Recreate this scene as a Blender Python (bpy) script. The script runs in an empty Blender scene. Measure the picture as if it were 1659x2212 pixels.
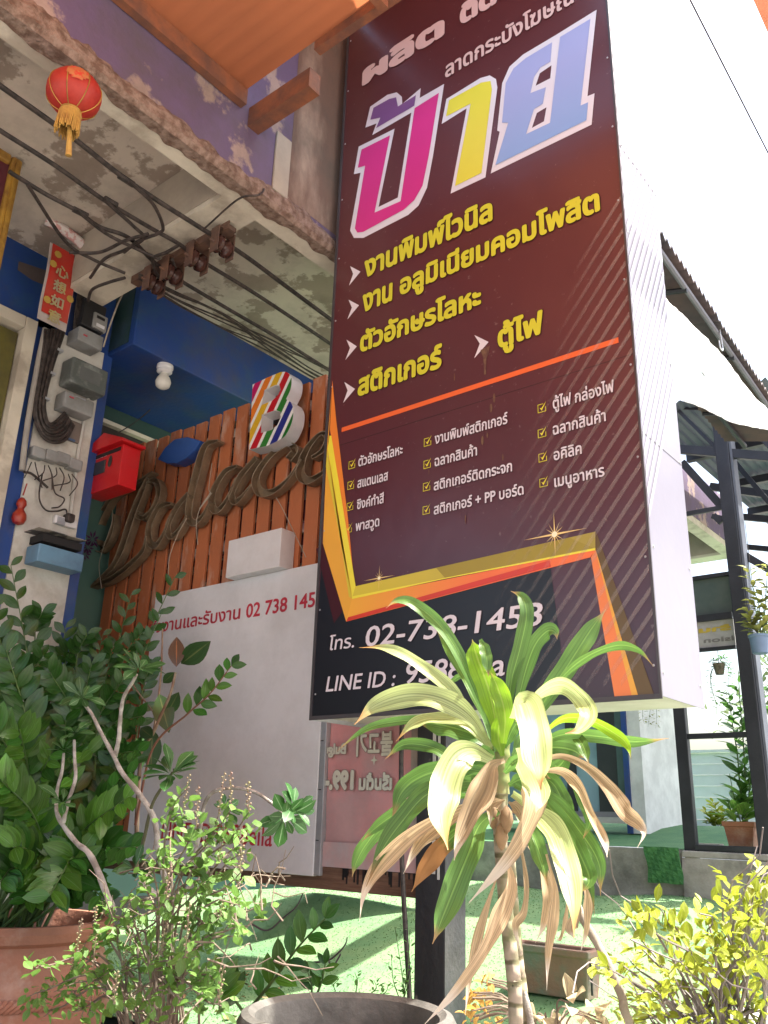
import bpy, bmesh, math, random
from mathutils import Vector, Matrix, noise
from mathutils.geometry import tessellate_polygon
random.seed(7)
R = math.radians
SC = bpy.context.scene
COL = SC.collection
# ---------------------------------------------------------------- camera
AX = Vector((0.7811, 0.6233, 0.0281)); 
f = 1869.0; CXp, CYp = 829.5, 1106.0
_v1 = Vector((-1625-CXp, 1698-CYp, f)).normalized()
_v2 = Vector((2424.6-CXp, 1818.9-CYp, f)); _v2 = (_v2 - _v1*(_v1.dot(_v2))).normalized()
_X, _Y = -_v1, _v2
_Z = _X.cross(_Y)                       # camera frame: x right, y down, z forward
CAMP = Vector((0, 0, 1.0))
def ray(x, y):
    d = Vector((x-CXp, y-CYp, f))
    return Vector((_X.dot(d), _Y.dot(d), _Z.dot(d)))
cam = bpy.data.objects.new('camera', bpy.data.cameras.new('camera')); COL.objects.link(cam)
# columns of the world matrix are the camera's right, up, back axes in world space
rt = Vector((_X.x, _Y.x, _Z.x)); up = -Vector((_X.y, _Y.y, _Z.y)); bk = -Vector((_X.z, _Y.z, _Z.z))
cam.matrix_world = Matrix(((rt.x, up.x, bk.x, CAMP.x), (rt.y, up.y, bk.y, CAMP.y), (rt.z, up.z, bk.z, CAMP.z), (0, 0, 0, 1)))
cam.data.sensor_fit = 'HORIZONTAL'; cam.data.sensor_width = 36; cam.data.lens = 36*f/1659
cam.data.clip_start = 0.05; cam.data.clip_end = 800
SC.camera = cam
# ---------------------------------------------------------------- light
SUND = Vector((0.34, 0.27, 1.0)).normalized()      # towards the sun
w = bpy.data.worlds.new('World'); SC.world = w; w.use_nodes = True
nt = w.node_tree; bg = nt.nodes['Background']
sky = nt.nodes.new('ShaderNodeTexSky'); sky.sky_type = 'NISHITA'; sky.sun_disc = False
sky.sun_elevation = math.asin(SUND.z); sky.sun_rotation = math.atan2(SUND.x, SUND.y)
sky.air_density = 1.3; sky.dust_density = 6.0; sky.ozone_density = 0.6
nt.links.new(sky.outputs[0], bg.inputs[0]); bg.inputs[1].default_value = 0.15
sd = bpy.data.lights.new('sun', 'SUN'); sd.energy = 5.0; sd.angle = R(0.53); sd.color = (1, 0.96, 0.88)
so = bpy.data.objects.new('sun', sd); COL.objects.link(so)
so.rotation_euler = SUND.to_track_quat('Z', 'Y').to_euler(); so.location = (3, 3, 12)
SC.view_settings.view_transform = 'Standard'; SC.view_settings.look = 'None'
SC.view_settings.exposure = 1.85; SC.view_settings.gamma = 1
SC.cycles.max_bounces = 8; SC.cycles.transparent_max_bounces = 12
# ---------------------------------------------------------------- helpers
def at(x, y, X=None, Y=None, Z=None):
    """the point of the plane X=.., Y=.. or Z=.. where a sight line of the photograph meets it"""
    d = ray(x, y)
    t = (X-CAMP.x)/d.x if X is not None else ((Y-CAMP.y)/d.y if Y is not None else (Z-CAMP.z)/d.z)
    return CAMP + d*t
def crop(x0, y0, x1, wpx):
    s = (x1-x0)/wpx
    return lambda x, y: ((x0+x*s)/1.0687, (y0+y*s)/1.0687)
z1 = crop(0, 0, 800, 1659); z2 = crop(0, 500, 500, 1382); z3 = crop(200, 780, 800, 1659)
z4a = crop(750, 0, 1550, 1659); z5 = crop(700, 750, 1550, 1659)
zL = crop(0, 1250, 750, 1489); zR = crop(1300, 350, 1773, 1101); z4 = crop(1250, 1200, 1773, 1446)
zD = crop(750, 1350, 1550, 1659); zB = crop(1150, 1850, 1773, 1659); zC = crop(500, 1850, 1150, 1659)
zA = crop(780, 430, 1480, 1659); zE = crop(780, 820, 1480, 1659); zF = crop(720, 1370, 1320, 1659)
zG = crop(340, 1340, 760, 1659); zH = crop(700, 1650, 1000, 1659)
MATS = {}
def nd(n, t, **k):
    x = n.nodes.new(t)
    for a, b in k.items(): setattr(x, a, b)
    return x
def mat(name, c, rough=0.6, c2=None, scale=4, det=5, bump=0.0, bscale=None, metal=0, spec=0.5, trans=0.0, coords='Object', lo=0.4, hi=0.62, stretch=(1,1,1), dirt=0.0):
    """noise-varied surface; c2 is the second colour (wear, stain, peeling)"""
    if name in MATS: return MATS[name]
    m = bpy.data.materials.new(name); m.use_nodes = True; n = m.node_tree; b = n.nodes['Principled BSDF']
    b.inputs['Roughness'].default_value = rough; b.inputs['Metallic'].default_value = metal
    b.inputs['Specular IOR Level'].default_value = spec
    tc = nd(n, 'ShaderNodeTexCoord'); mp = nd(n, 'ShaderNodeMapping'); mp.inputs['Scale'].default_value = stretch
    n.links.new(tc.outputs[coords], mp.inputs[0])
    nz = nd(n, 'ShaderNodeTexNoise'); nz.inputs['Scale'].default_value = scale; nz.inputs['Detail'].default_value = det; nz.inputs['Roughness'].default_value = .62
    n.links.new(mp.outputs[0], nz.inputs[0])
    mr = nd(n, 'ShaderNodeMapRange'); mr.inputs[1].default_value = lo; mr.inputs[2].default_value = hi
    n.links.new(nz.outputs[0], mr.inputs[0])
    mx = nd(n, 'ShaderNodeMix', data_type='RGBA')
    c2 = c2 or tuple(v*0.78 for v in c)
    mx.inputs[6].default_value = (*c, 1); mx.inputs[7].default_value = (*c2, 1)
    n.links.new(mr.outputs[0], mx.inputs[0])
    out = mx.outputs[2]
    if dirt:
        n2 = nd(n, 'ShaderNodeTexNoise'); n2.inputs['Scale'].default_value = 2.3; n2.inputs['Detail'].default_value = 9; n2.inputs['Roughness'].default_value = .7
        n.links.new(tc.outputs[coords], n2.inputs[0])
        r2 = nd(n, 'ShaderNodeMapRange'); r2.inputs[1].default_value = .45; r2.inputs[2].default_value = .75; r2.inputs[4].default_value = dirt
        n.links.new(n2.outputs[0], r2.inputs[0])
        m2 = nd(n, 'ShaderNodeMix', data_type='RGBA'); m2.inputs[7].default_value = (.09, .075, .06, 1)
        n.links.new(r2.outputs[0], m2.inputs[0]); n.links.new(out, m2.inputs[6]); out = m2.outputs[2]
    n.links.new(out, b.inputs['Base Color'])
    if bump:
        nb = nd(n, 'ShaderNodeTexNoise'); nb.inputs['Scale'].default_value = bscale or scale*6; nb.inputs['Detail'].default_value = 4
        n.links.new(mp.outputs[0], nb.inputs[0])
        bp = nd(n, 'ShaderNodeBump'); bp.inputs['Strength'].default_value = bump; bp.inputs['Distance'].default_value = .01
        n.links.new(nb.outputs[0], bp.inputs['Height']); n.links.new(bp.outputs[0], b.inputs['Normal'])
    if trans:
        tr = nd(n, 'ShaderNodeBsdfTranslucent'); ms = nd(n, 'ShaderNodeMixShader'); ms.inputs[0].default_value = trans
        n.links.new(out, tr.inputs[0]); n.links.new(b.outputs[0], ms.inputs[1]); n.links.new(tr.outputs[0], ms.inputs[2])
        n.links.new(ms.outputs[0], n.nodes['Material Output'].inputs[0])
    MATS[name] = m
    return m
def leafmat(name, base, tip, trans=.35, rough=.4, tipat=.85, stripe=0.0, rib=(0.3, .42, .12), var=.35):
    """leaf: UV x across, UV y along; midrib, length streaks, dry tip, per-leaf variation"""
    m = bpy.data.materials.new(name); m.use_nodes = True; n = m.node_tree; b = n.nodes['Principled BSDF']
    b.inputs['Roughness'].default_value = rough
    uv = nd(n, 'ShaderNodeUVMap'); sp = nd(n, 'ShaderNodeSeparateXYZ'); n.links.new(uv.outputs[0], sp.inputs[0])
    oi = nd(n, 'ShaderNodeObjectInfo')
    cb = nd(n, 'ShaderNodeCombineXYZ'); mu = nd(n, 'ShaderNodeMath', operation='MULTIPLY'); mu.inputs[1].default_value = 22
    n.links.new(sp.outputs[0], mu.inputs[0]); n.links.new(mu.outputs[0], cb.inputs[0]); n.links.new(sp.outputs[1], cb.inputs[1])
    ad = nd(n, 'ShaderNodeMath', operation='MULTIPLY'); ad.inputs[1].default_value = 40
    n.links.new(oi.outputs['Random'], ad.inputs[0]); n.links.new(ad.outputs[0], cb.inputs[2])
    nz = nd(n, 'ShaderNodeTexNoise'); nz.inputs['Scale'].default_value = 1.0; nz.inputs['Detail'].default_value = 3
    n.links.new(cb.outputs[0], nz.inputs[0])
    mx = nd(n, 'ShaderNodeMix', data_type='RGBA'); mx.inputs[6].default_value = (*[v*(1-stripe) for v in base], 1); mx.inputs[7].default_value = (*[min(1, v*(1+stripe)) for v in base], 1)
    mr = nd(n, 'ShaderNodeMapRange'); mr.inputs[1].default_value = .35; mr.inputs[2].default_value = .65
    n.links.new(nz.outputs[0], mr.inputs[0]); n.links.new(mr.outputs[0], mx.inputs[0])
    # midrib
    a1 = nd(n, 'ShaderNodeMath', operation='SUBTRACT'); a1.inputs[1].default_value = .5; n.links.new(sp.outputs[0], a1.inputs[0])
    a2 = nd(n, 'ShaderNodeMath', operation='ABSOLUTE'); n.links.new(a1.outputs[0], a2.inputs[0])
    a3 = nd(n, 'ShaderNodeMath', operation='LESS_THAN'); a3.inputs[1].default_value = .03; n.links.new(a2.outputs[0], a3.inputs[0])
    m2 = nd(n, 'ShaderNodeMix', data_type='RGBA'); m2.inputs[7].default_value = (*rib, 1)
    n.links.new(a3.outputs[0], m2.inputs[0]); n.links.new(mx.outputs[2], m2.inputs[6])
    # tip
    n3 = nd(n, 'ShaderNodeMath', operation='MULTIPLY_ADD'); n3.inputs[1].default_value = .16; n.links.new(nz.outputs[0], n3.inputs[0]); n.links.new(sp.outputs[1], n3.inputs[2])
    r3 = nd(n, 'ShaderNodeMapRange'); r3.inputs[1].default_value = tipat+.03; r3.inputs[2].default_value = tipat+.12; n.links.new(n3.outputs[0], r3.inputs[0])
    m3 = nd(n, 'ShaderNodeMix', data_type='RGBA'); m3.inputs[7].default_value = (*tip, 1)
    n.links.new(r3.outputs[0], m3.inputs[0]); n.links.new(m2.outputs[2], m3.inputs[6])
    # per leaf value
    hv = nd(n, 'ShaderNodeHueSaturation'); r4 = nd(n, 'ShaderNodeMapRange'); r4.inputs[3].default_value = 1-var; r4.inputs[4].default_value = 1+var
    n.links.new(oi.outputs['Random'], r4.inputs[0]); n.links.new(r4.outputs[0], hv.inputs['Value']); n.links.new(m3.outputs[2], hv.inputs['Color'])
    n.links.new(hv.outputs[0], b.inputs['Base Color'])
    tr = nd(n, 'ShaderNodeBsdfTranslucent'); ms = nd(n, 'ShaderNodeMixShader'); ms.inputs[0].default_value = trans
    n.links.new(hv.outputs[0], tr.inputs[0]); n.links.new(b.outputs[0], ms.inputs[1]); n.links.new(tr.outputs[0], ms.inputs[2])
    n.links.new(ms.outputs[0], n.nodes['Material Output'].inputs[0])
    bp = nd(n, 'ShaderNodeBump'); bp.inputs['Strength'].default_value = .25; bp.inputs['Distance'].default_value = .004
    n.links.new(nz.outputs[0], bp.inputs['Height']); n.links.new(bp.outputs[0], b.inputs['Normal'])
    return m
class MB:
    """collects geometry for ONE mesh object"""
    def __init__(s): s.v = []; s.f = []; s.uv = {}
    def add(s, vs, fs):
        k = len(s.v); s.v += [Vector(q) for q in vs]; s.f += [tuple(i+k for i in q) for q in fs]; return s
    def box(s, a, b):
        (x0, y0, z0), (x1, y1, z1) = a, b
        x0, x1 = min(x0, x1), max(x0, x1); y0, y1 = min(y0, y1), max(y0, y1); z0, z1 = min(z0, z1), max(z0, z1)
        return s.add([(x0,y0,z0),(x1,y0,z0),(x1,y1,z0),(x0,y1,z0),(x0,y0,z1),(x1,y0,z1),(x1,y1,z1),(x0,y1,z1)],
                     [(0,3,2,1),(4,5,6,7),(0,1,5,4),(1,2,6,5),(2,3,7,6),(3,0,4,7)])
    def prism(s, pts, off):
        """closed 3-D polygon pushed along off"""
        n = len(pts); pts = [Vector(p) for p in pts]; off = Vector(off)
        tri = tessellate_polygon([pts])
        s.add(pts + [p+off for p in pts], [tuple(t) for t in tri] + [tuple(i+n for i in reversed(t)) for t in tri] + [(i, (i+1) % n, (i+1) % n+n, i+n) for i in range(n)])
        return s
    def poly(s, pts, holes=()):
        allp = [Vector(p) for p in pts]; loops = [list(allp)]
        for h in holes:
            h = [Vector(p) for p in h]; loops.append(h); allp += h
        return s.add(allp, [tuple(t) for t in tessellate_polygon(loops)])
    def tube(s, pts, r, n=8, cap=True, r2=None):
        pts = [Vector(p) for p in pts]; m = len(pts); k = len(s.v)
        up_ = Vector((0, 0, 1)); prev = None
        for i, p in enumerate(pts):
            t = (pts[min(i+1, m-1)]-pts[max(i-1, 0)]).normalized()
            if prev is None:
                a = t.cross(up_) if abs(t.z) < .95 else t.cross(Vector((1, 0, 0)))
                prev = a.normalized()
            a = (prev - t*prev.dot(t)).normalized(); prev = a; b = t.cross(a)
            rr = r(i/(m-1)) if callable(r) else (r + ((r2 if r2 is not None else r)-r)*i/(m-1))
            for j in range(n):
                an = 2*math.pi*j/n; s.v.append(p + a*math.cos(an)*rr + b*math.sin(an)*rr)
        for i in range(m-1):
            for j in range(n):
                j2 = (j+1) % n; s.f.append((k+i*n+j, k+i*n+j2, k+(i+1)*n+j2, k+(i+1)*n+j))
        if cap: s.f.append(tuple(k+j for j in reversed(range(n)))); s.f.append(tuple(k+(m-1)*n+j for j in range(n)))
        return s
    def lathe(s, c, prof, n=32, axis='Z', wob=None):
        """prof: (radius, height) pairs round a vertical axis through c"""
        c = Vector(c); k = len(s.v)
        for i, (r, h) in enumerate(prof):
            for j in range(n):
                an = 2*math.pi*j/n
                q = (r*math.cos(an), r*math.sin(an), h) if axis == 'Z' else ((h, r*math.cos(an), r*math.sin(an)) if axis == 'X' else (r*math.cos(an), h, r*math.sin(an)))
                s.v.append(c+Vector(q))
        for i in range(len(prof)-1):
            for j in range(n):
                j2 = (j+1) % n; s.f.append((k+i*n+j, k+i*n+j2, k+(i+1)*n+j2, k+(i+1)*n+j))
        if prof[0][0] > 1e-5: s.f.append(tuple(k+j for j in range(n)))
        if prof[-1][0] > 1e-5: s.f.append(tuple(k+(len(prof)-1)*n+j for j in range(n)))
        return s
    def mesh(s, name, m, smooth=False):
        me = bpy.data.meshes.new(name); me.from_pydata([tuple(v) for v in s.v], [], s.f); me.update()
        for x in (m if isinstance(m, (list, tuple)) else [m]): me.materials.append(x)
        if smooth:
            me.polygons.foreach_set('use_smooth', [True]*len(me.polygons))
            try: me.set_sharp_from_angle(angle=R(40))
            except Exception: pass
        return me
    def build(s, name, m, parent=None, smooth=False, bevel=0, fixn=True, solid=0):
        me = s.mesh(name, m, smooth)
        if fixn:
            bm = bmesh.new(); bm.from_mesh(me); bmesh.ops.recalc_face_normals(bm, faces=bm.faces); bm.to_mesh(me); bm.free()
        o = bpy.data.objects.new(name, me); COL.objects.link(o)
        if solid:
            md = o.modifiers.new('thickness', 'SOLIDIFY'); md.thickness = solid; md.offset = -1
        if bevel:
            md = o.modifiers.new('bevel', 'BEVEL'); md.width = bevel; md.segments = 2; md.limit_method = 'ANGLE'; md.angle_limit = R(50)
        if parent is not None: put(o, parent)
        return o
def put(o, parent):
    """child keeps its place in the world"""
    b = parent
    off = Vector(b.location)
    if b.parent is not None: off = off + Vector(b.parent.location)
    o.parent = parent; o.location = Vector(o.location) - off
def thing(name, label, cat, loc=(0, 0, 0), group=None):
    o = bpy.data.objects.new(name, None); o.empty_display_size = .05; COL.objects.link(o); o.location = loc
    return tag(o, label, cat, group)
def tag(o, label=None, cat=None, group=None, kind=None):
    for k, v in (('label', label), ('category', cat), ('group', group), ('kind', kind)):
        if v: o[k] = v
    return o
def spline(pts, n=8):
    """Catmull-Rom through pts"""
    P = [Vector(p) for p in pts]
    if len(P) < 3: return [P[0].lerp(P[-1], i/n) for i in range(n+1)]
    P = [P[0]*2-P[1]] + P + [P[-1]*2-P[-2]]; out = []
    for i in range(1, len(P)-2):
        for j in range(n):
            t = j/n
            out.append(.5*((2*P[i]) + (P[i+1]-P[i-1])*t + (2*P[i-1]-5*P[i]+4*P[i+1]-P[i+2])*t*t + (3*P[i]-P[i-1]-3*P[i+1]+P[i+2])*t**3))
    out.append(P[-2]); return out
# ---- text: real lettering, laid from one baseline point to another
_ref = {}
def text_mesh(s, bold=0.0):
    """filled letter outlines; boldness comes from overprinting the outline in a small ring"""
    c = bpy.data.curves.new('t', 'FONT'); c.body = s; c.size = 1; c.resolution_u = 3; c.fill_mode = 'NONE'
    o = bpy.data.objects.new('t', c); COL.objects.link(o)
    bpy.context.view_layer.update()
    me = bpy.data.meshes.new_from_object(o.evaluated_get(bpy.context.evaluated_depsgraph_get()))
    bpy.data.objects.remove(o); bpy.data.curves.remove(c)
    # outlines -> loops; each outer loop is filled on its own with the holes inside it (overlapping strokes stay solid)
    co = [v.co.copy() for v in me.vertices]; nb = {}
    for e_ in me.edges:
        a_, b_ = e_.vertices; nb.setdefault(a_, []).append(b_); nb.setdefault(b_, []).append(a_)
    order = [(e_.vertices[0], e_.vertices[1]) for e_ in me.edges]; nxt = dict(order)
    bpy.data.meshes.remove(me)
    seen = set(); loops = []
    for st in list(nb):
        if st in seen: continue
        lp = [st]; seen.add(st); cur = nxt.get(st, nb[st][0])
        while cur not in seen:
            lp.append(cur); seen.add(cur); c_ = [q for q in ([nxt[cur]] if cur in nxt else [])+nb[cur] if q not in seen]
            if not c_: break
            cur = c_[0]
        if len(lp) > 2: loops.append([co[i] for i in lp])
    area = lambda P: sum(P[i].x*P[(i+1) % len(P)].y-P[(i+1) % len(P)].x*P[i].y for i in range(len(P)))/2
    def inside(p, P):
        r_ = False
        for i in range(len(P)):
            a_, b_ = P[i], P[i-1]
            if (a_.y > p.y) != (b_.y > p.y) and p.x < (b_.x-a_.x)*(p.y-a_.y)/(b_.y-a_.y)+a_.x: r_ = not r_
        return r_
    loops = [(area(P), P) for P in loops if abs(area(P)) > 1e-6]
    outs, hol = [], []
    for i, (a_, P) in enumerate(loops):
        box = [q for j, q in enumerate(loops) if j != i and abs(q[0]) > abs(a_) and inside(P[0], q[1]) and inside(P[len(P)//2], q[1])]
        (hol if box and min(box, key=lambda q: abs(q[0]))[0]*a_ < 0 else outs).append(P)
    vs, fs, zs_ = [], [], []
    for n_, P in enumerate(outs):
        hs = [h for h in hol if inside(h[0], P) and inside(h[len(h)//2], P)]
        k = len(vs); vs += P
        for h in hs: vs += h
        zs_ += [(n_ % 3)*.3]*(len(vs)-k)
        fs += [tuple(i+k for i in t) for t in tessellate_polygon([P]+hs)]
    vs = [Vector((v.x, v.y, z)) for v, z in zip(vs, zs_)]
    offs = [(0, 0)] + ([(bold*math.cos(k*math.pi/5), bold*math.sin(k*math.pi/5)) for k in range(10)] if bold else [])
    V_, F_ = [], []
    for i, (dx, dy) in enumerate(offs):
        k = len(V_); V_ += [(v.x+dx, v.y+dy, v.z+i) for v in vs]; F_ += [tuple(j+k for j in q) for q in fs]
    me = bpy.data.meshes.new('t'); me.from_pydata(V_, [], F_); me.update(); return me
_ref = {}
def refh(ch, bold):
    if (ch, bold) not in _ref:
        me = text_mesh(ch, bold); ys = [v.co.y for v in me.vertices]; _ref[(ch, bold)] = (min(ys), max(ys)-min(ys)); bpy.data.meshes.remove(me)
    return _ref[(ch, bold)]
def letter(name, s, A, B, h, m, parent, nrm, bold=.02, ref='น', shear=0.0, upv=(0, 0, 1), lift=0.0, outline=None, ow=.03):
    A, B, nrm, upv = Vector(A), Vector(B), Vector(nrm), Vector(upv)
    y0, hh = refh(ref, bold); k = h/hh; L = (B-A).length; dx = (B-A).normalized()
    me = text_mesh(s, bold); xs = [v.co.x for v in me.vertices]; x0, x1 = min(xs), max(xs); sx = L/(x1-x0)
    def lay(me, z0, nm, mm):
        for v in me.vertices:
            x, y, z = v.co
            v.co = A + dx*((x-x0)*sx + shear*(y-y0)*k) + upv*((y-y0)*k) + nrm*(lift + z0 + .00007*z)
        me.materials.append(mm); me.name = nm
        o = bpy.data.objects.new(nm, me); COL.objects.link(o)
        if parent is not None: put(o, parent)
        return o
    if outline: lay(text_mesh(s, bold+ow), -.0010, 'lettering_outline', outline)
    return lay(me, 0, name, m)
# ---- leaves
def leaf_mesh(name, m, L=1.0, W=.4, seg=5, fold=.25, droop=.15, wmax=.5, pointed=1.3):
    """leaf blade along +Y, upper side +Z, folded along its midrib"""
    b = MB(); uvs = []
    for i in range(seg+1):
        t = i/seg
        ww = W*.5*(math.sin(math.pi*min(1, max(0, t**(math.log(.5)/math.log(wmax)))))**(1/pointed)) if 0 < t < 1 else .004*L
        z = -droop*L*t*t
        for u in (-1, 0, 1):
            b.v.append(Vector((u*ww, L*t, z + abs(u)*ww*fold))); uvs.append(((u+1)/2, t))
    for i in range(seg):
        for j in range(2):
            k = i*3+j; b.f.append((k, k+1, k+4, k+3))
    me = b.mesh(name, m, False); me.polygons.foreach_set('use_smooth', [True]*len(me.polygons))
    ul = me.uv_layers.new(name='UVMap')
    for lp in me.loops: ul.data[lp.index].uv = uvs[lp.vertex_index]
    return me
def frame(d, upish):
    d = d.normalized(); x = d.cross(upish)
    if x.length < 1e-4: x = d.cross(Vector((1, 0, .1)))
    x.normalize(); z = x.cross(d)
    return Matrix((x, d, z)).transposed().to_4x4()
def put_leaf(me, parent, p, d, upish, s, name='leaf', stretch=1.0):
    o = bpy.data.objects.new(name, me); COL.objects.link(o)
    o.parent = parent
    base = Vector(parent.location) + (Vector(parent.parent.location) if parent.parent else Vector((0, 0, 0)))
    M_ = Matrix.Translation(Vector(p)-base) @ frame(Vector(d), Vector(upish)) @ Matrix.Diagonal((s*stretch, s, s, 1))
    o.matrix_basis = M_
    return o
def rv(a=1.0): return Vector((random.uniform(-a, a), random.uniform(-a, a), random.uniform(-a, a)))
# ---------------------------------------------------------------- materials
M = {}
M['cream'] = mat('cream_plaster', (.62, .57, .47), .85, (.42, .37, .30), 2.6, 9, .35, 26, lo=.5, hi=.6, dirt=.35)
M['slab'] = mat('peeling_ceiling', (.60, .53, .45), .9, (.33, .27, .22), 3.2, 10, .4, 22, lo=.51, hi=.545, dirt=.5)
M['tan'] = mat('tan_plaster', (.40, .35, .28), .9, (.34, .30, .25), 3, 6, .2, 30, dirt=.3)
M['rough'] = mat('broken_concrete', (.14, .085, .062), .95, (.28, .20, .16), 22, 10, 1.0, 60, lo=.4, hi=.6)
M['bluewall'] = mat('weathered_flare_tinted_blue', (.125, .088, .165), .65, (.36, .27, .24), 2.6, 10, .35, 30, lo=.535, hi=.575, dirt=.75)  # peeling blue paint; lens flare haze mixed into its mauve base colour
M['blue'] = mat('blue_paint', (.012, .052, .23), .55, (.02, .075, .20), 3, 9, .2, 40, lo=.48, hi=.66, dirt=.6)
M['pillar'] = mat('dirty_white_paint', (.58, .57, .52), .7, (.40, .37, .31), 3.5, 9, .2, 40, lo=.5, hi=.68, dirt=.55)
M['slat'] = mat('orange_slat_paint', (.48, .155, .062), .55, (.55, .32, .23), 9, 10, .35, 45, lo=.56, hi=.68, stretch=(1, 1, .35), dirt=.25)
M['mint'] = mat('mint_glass', (.10, .20, .17), .35, (.085, .17, .15), 2, 4)
M['dark'] = mat('dark_interior', (.012, .011, .012), .8)
M['black'] = mat('black_steel_paint', (.010, .012, .018), .45, (.018, .02, .028), 5, 6, .1, 60)
M['cable'] = mat('black_cable', (.018, .014, .013), .6, (.06, .045, .04), 30)
M['brown'] = mat('bronze_letter_metal', (.19, .135, .085), .5, (.30, .22, .14), 8, 7, .15, 50, metal=.25, dirt=.3)
M['white'] = mat('white_acrylic', (.74, .74, .76), .35, (.62, .60, .60), 3, 8, lo=.45, hi=.75, dirt=.25)
M['panel'] = mat('white_sign_panel', (.74, .75, .78), .4, (.66, .67, .69), 1.6, 8, lo=.45, hi=.7, dirt=.22)
M['alu'] = mat('aluminium_edge', (.5, .52, .56), .4, metal=.5, dirt=.3)
M['red'] = mat('red_mailbox_paint', (.50, .008, .012), .32, (.38, .02, .02), 7, 9, .1, 40, lo=.5, hi=.7, dirt=.22)
M['terra'] = mat('terracotta', (.36, .15, .09), .8, (.52, .36, .28), 5, 9, .3, 60, lo=.52, hi=.75, dirt=.5)
M['stone'] = mat('grey_basin_glaze', (.15, .14, .125), .6, (.06, .057, .05), 6, 9, .4, 40, lo=.4, hi=.65, dirt=.4)
M['concrete'] = mat('weathered_concrete', (.30, .29, .27), .9, (.12, .115, .11), 3.5, 10, .5, 30, lo=.42, hi=.68, dirt=.6)
M['greymetal'] = mat('grey_enamel', (.28, .29, .29), .5, (.2, .2, .19), 7, 7, dirt=.35)
M['wood'] = mat('brown_stained_wood', (.10, .045, .025), .6, (.2, .11, .07), 8, 8, .4, 60, stretch=(.3, 1, 4), dirt=.3)
M['ink'] = mat('black_print', (.012, .012, .014), .4)
M['gold'] = mat('gold_paint', (.42, .24, .04), .45, (.25, .13, .03), 12, 7, metal=.3)
M['txred'] = mat('red_print', (.52, .03, .06), .4)
M['txyel'] = mat('yellow_print', (.70, .66, .06), .35)
M['txwhite'] = mat('white_print', (.76, .72, .76), .35)
M['bark'] = mat('grey_bark', (.42, .39, .35), .85, (.22, .19, .16), 25, 8, .6, 80, lo=.4, hi=.6)
M['twig'] = mat('thin_brown_twig', (.14, .10, .075), .85, (.22, .18, .13), 20)
# ================================================================ GROUND
def sstep(a, b, x):
    t = min(1, max(0, (x-a)/(b-a))); return t*t*(3-2*t)
g = MB(); g.add([(-200, -200, 0), (200, -200, 0), (200, 300, 0), (-200, 300, 0)], [(0, 1, 2, 3)])
tag(g.build('ground', mat('street_concrete', (.36, .33, .30), .9, (.24, .22, .20), 1.2, 10, .4, 40, dirt=.3)), kind='structure')
GX1 = -1.98
def gh(x, y):
    h = .06 + .50*sstep(4.0, 6.35, y) + .05*noise.noise(Vector((x*1.1, y*1.1, 3))) + .03*math.sin(y*2.3+x)*sstep(3, 4.5, y)
    edge = sstep(GX1, GX1-.42, x+ .12*math.sin(y*1.7)) if y > 4.6 else 1
    return h*edge + (-.05)*(1-edge)
g = MB(); NX, NY = 90, 80
for j in range(NY+1):
    for i in range(NX+1):
        x = -7.0 + (GX1+.1+7.0)*i/NX if False else -7.0 + 6.6*i/NX; y = 2.9 + 3.62*j/NY
        hx = gh(x, y)
        if x > -1.2: hx = min(hx, .03)
        g.v.append(Vector((x, y, max(hx, .012) if y <= 4.6 else hx)))
for j in range(NY):
    for i in range(NX):
        k = j*(NX+1)+i; g.f.append((k, k+1, k+NX+2, k+NX+1))
M['turf'] = mat('artificial_turf', (.10, .215, .095), .9, (.15, .25, .11), 3.0, 7, .0, lo=.35, hi=.6)
M['turf2'] = mat('dark_turf', (.025, .11, .035), .9, (.05, .16, .05), 30, 6, .5, 120)
turf = tag(g.build('artificial_grass', M['turf'], smooth=True), kind='structure')
# short turf blades
b = MB(); rr = random.Random(3)
for i in range(30000):
    y = 3.0 + 3.5*rr.random()**1.0; x = -6.0 + 4.6*rr.random()
    if x > -1.5 : continue
    h0 = gh(x, y)
    if h0 < .0: continue
    h = .004+.005*rr.random(); a = rr.random()*6.28; wv = .0045
    dx, dy = math.cos(a)*wv, math.sin(a)*wv; lx, ly = rr.uniform(-.012, .012), rr.uniform(-.012, .012)
    b.add([(x-dx, y-dy, h0), (x+dx, y+dy, h0), (x+lx, y+ly, h0+h)], [(0, 1, 2)])
tag(b.build('turf_blades', mat('turf_blade', (.14, .27, .12), .8, (.19, .30, .14), 8, 4, trans=.5), fixn=False),
    'short plastic blades of the green artificial lawn behind the wooden panel', 'artificial turf', kind='stuff')
# dried leaf litter / pebbles along the street edge
b = MB()
for i in range(900):
    x = rr.uniform(-4.6, .3); y = rr.uniform(1.6, 4.2); a = rr.random()*6.28; r_ = rr.uniform(.012, .035)
    z = max(gh(x, y), .02) if y > 2.9 else .01
    p = [Vector((x+math.cos(a+q)*r_*(1 if k % 2 == 0 else .5), y+math.sin(a+q)*r_*(1 if k % 2 == 0 else .5), z+.006+rr.random()*.02)) for k, q in enumerate((0, 1.57, 3.14, 4.71))]
    b.add(p, [(0, 1, 2, 3)])
tag(b.build('leaf_litter', mat('dry_leaf_litter', (.36, .22, .09), .8, (.2, .11, .05), 5), fixn=False), 'dry brown leaves scattered on the ground round the pots', 'leaf litter', kind='stuff')
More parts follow.
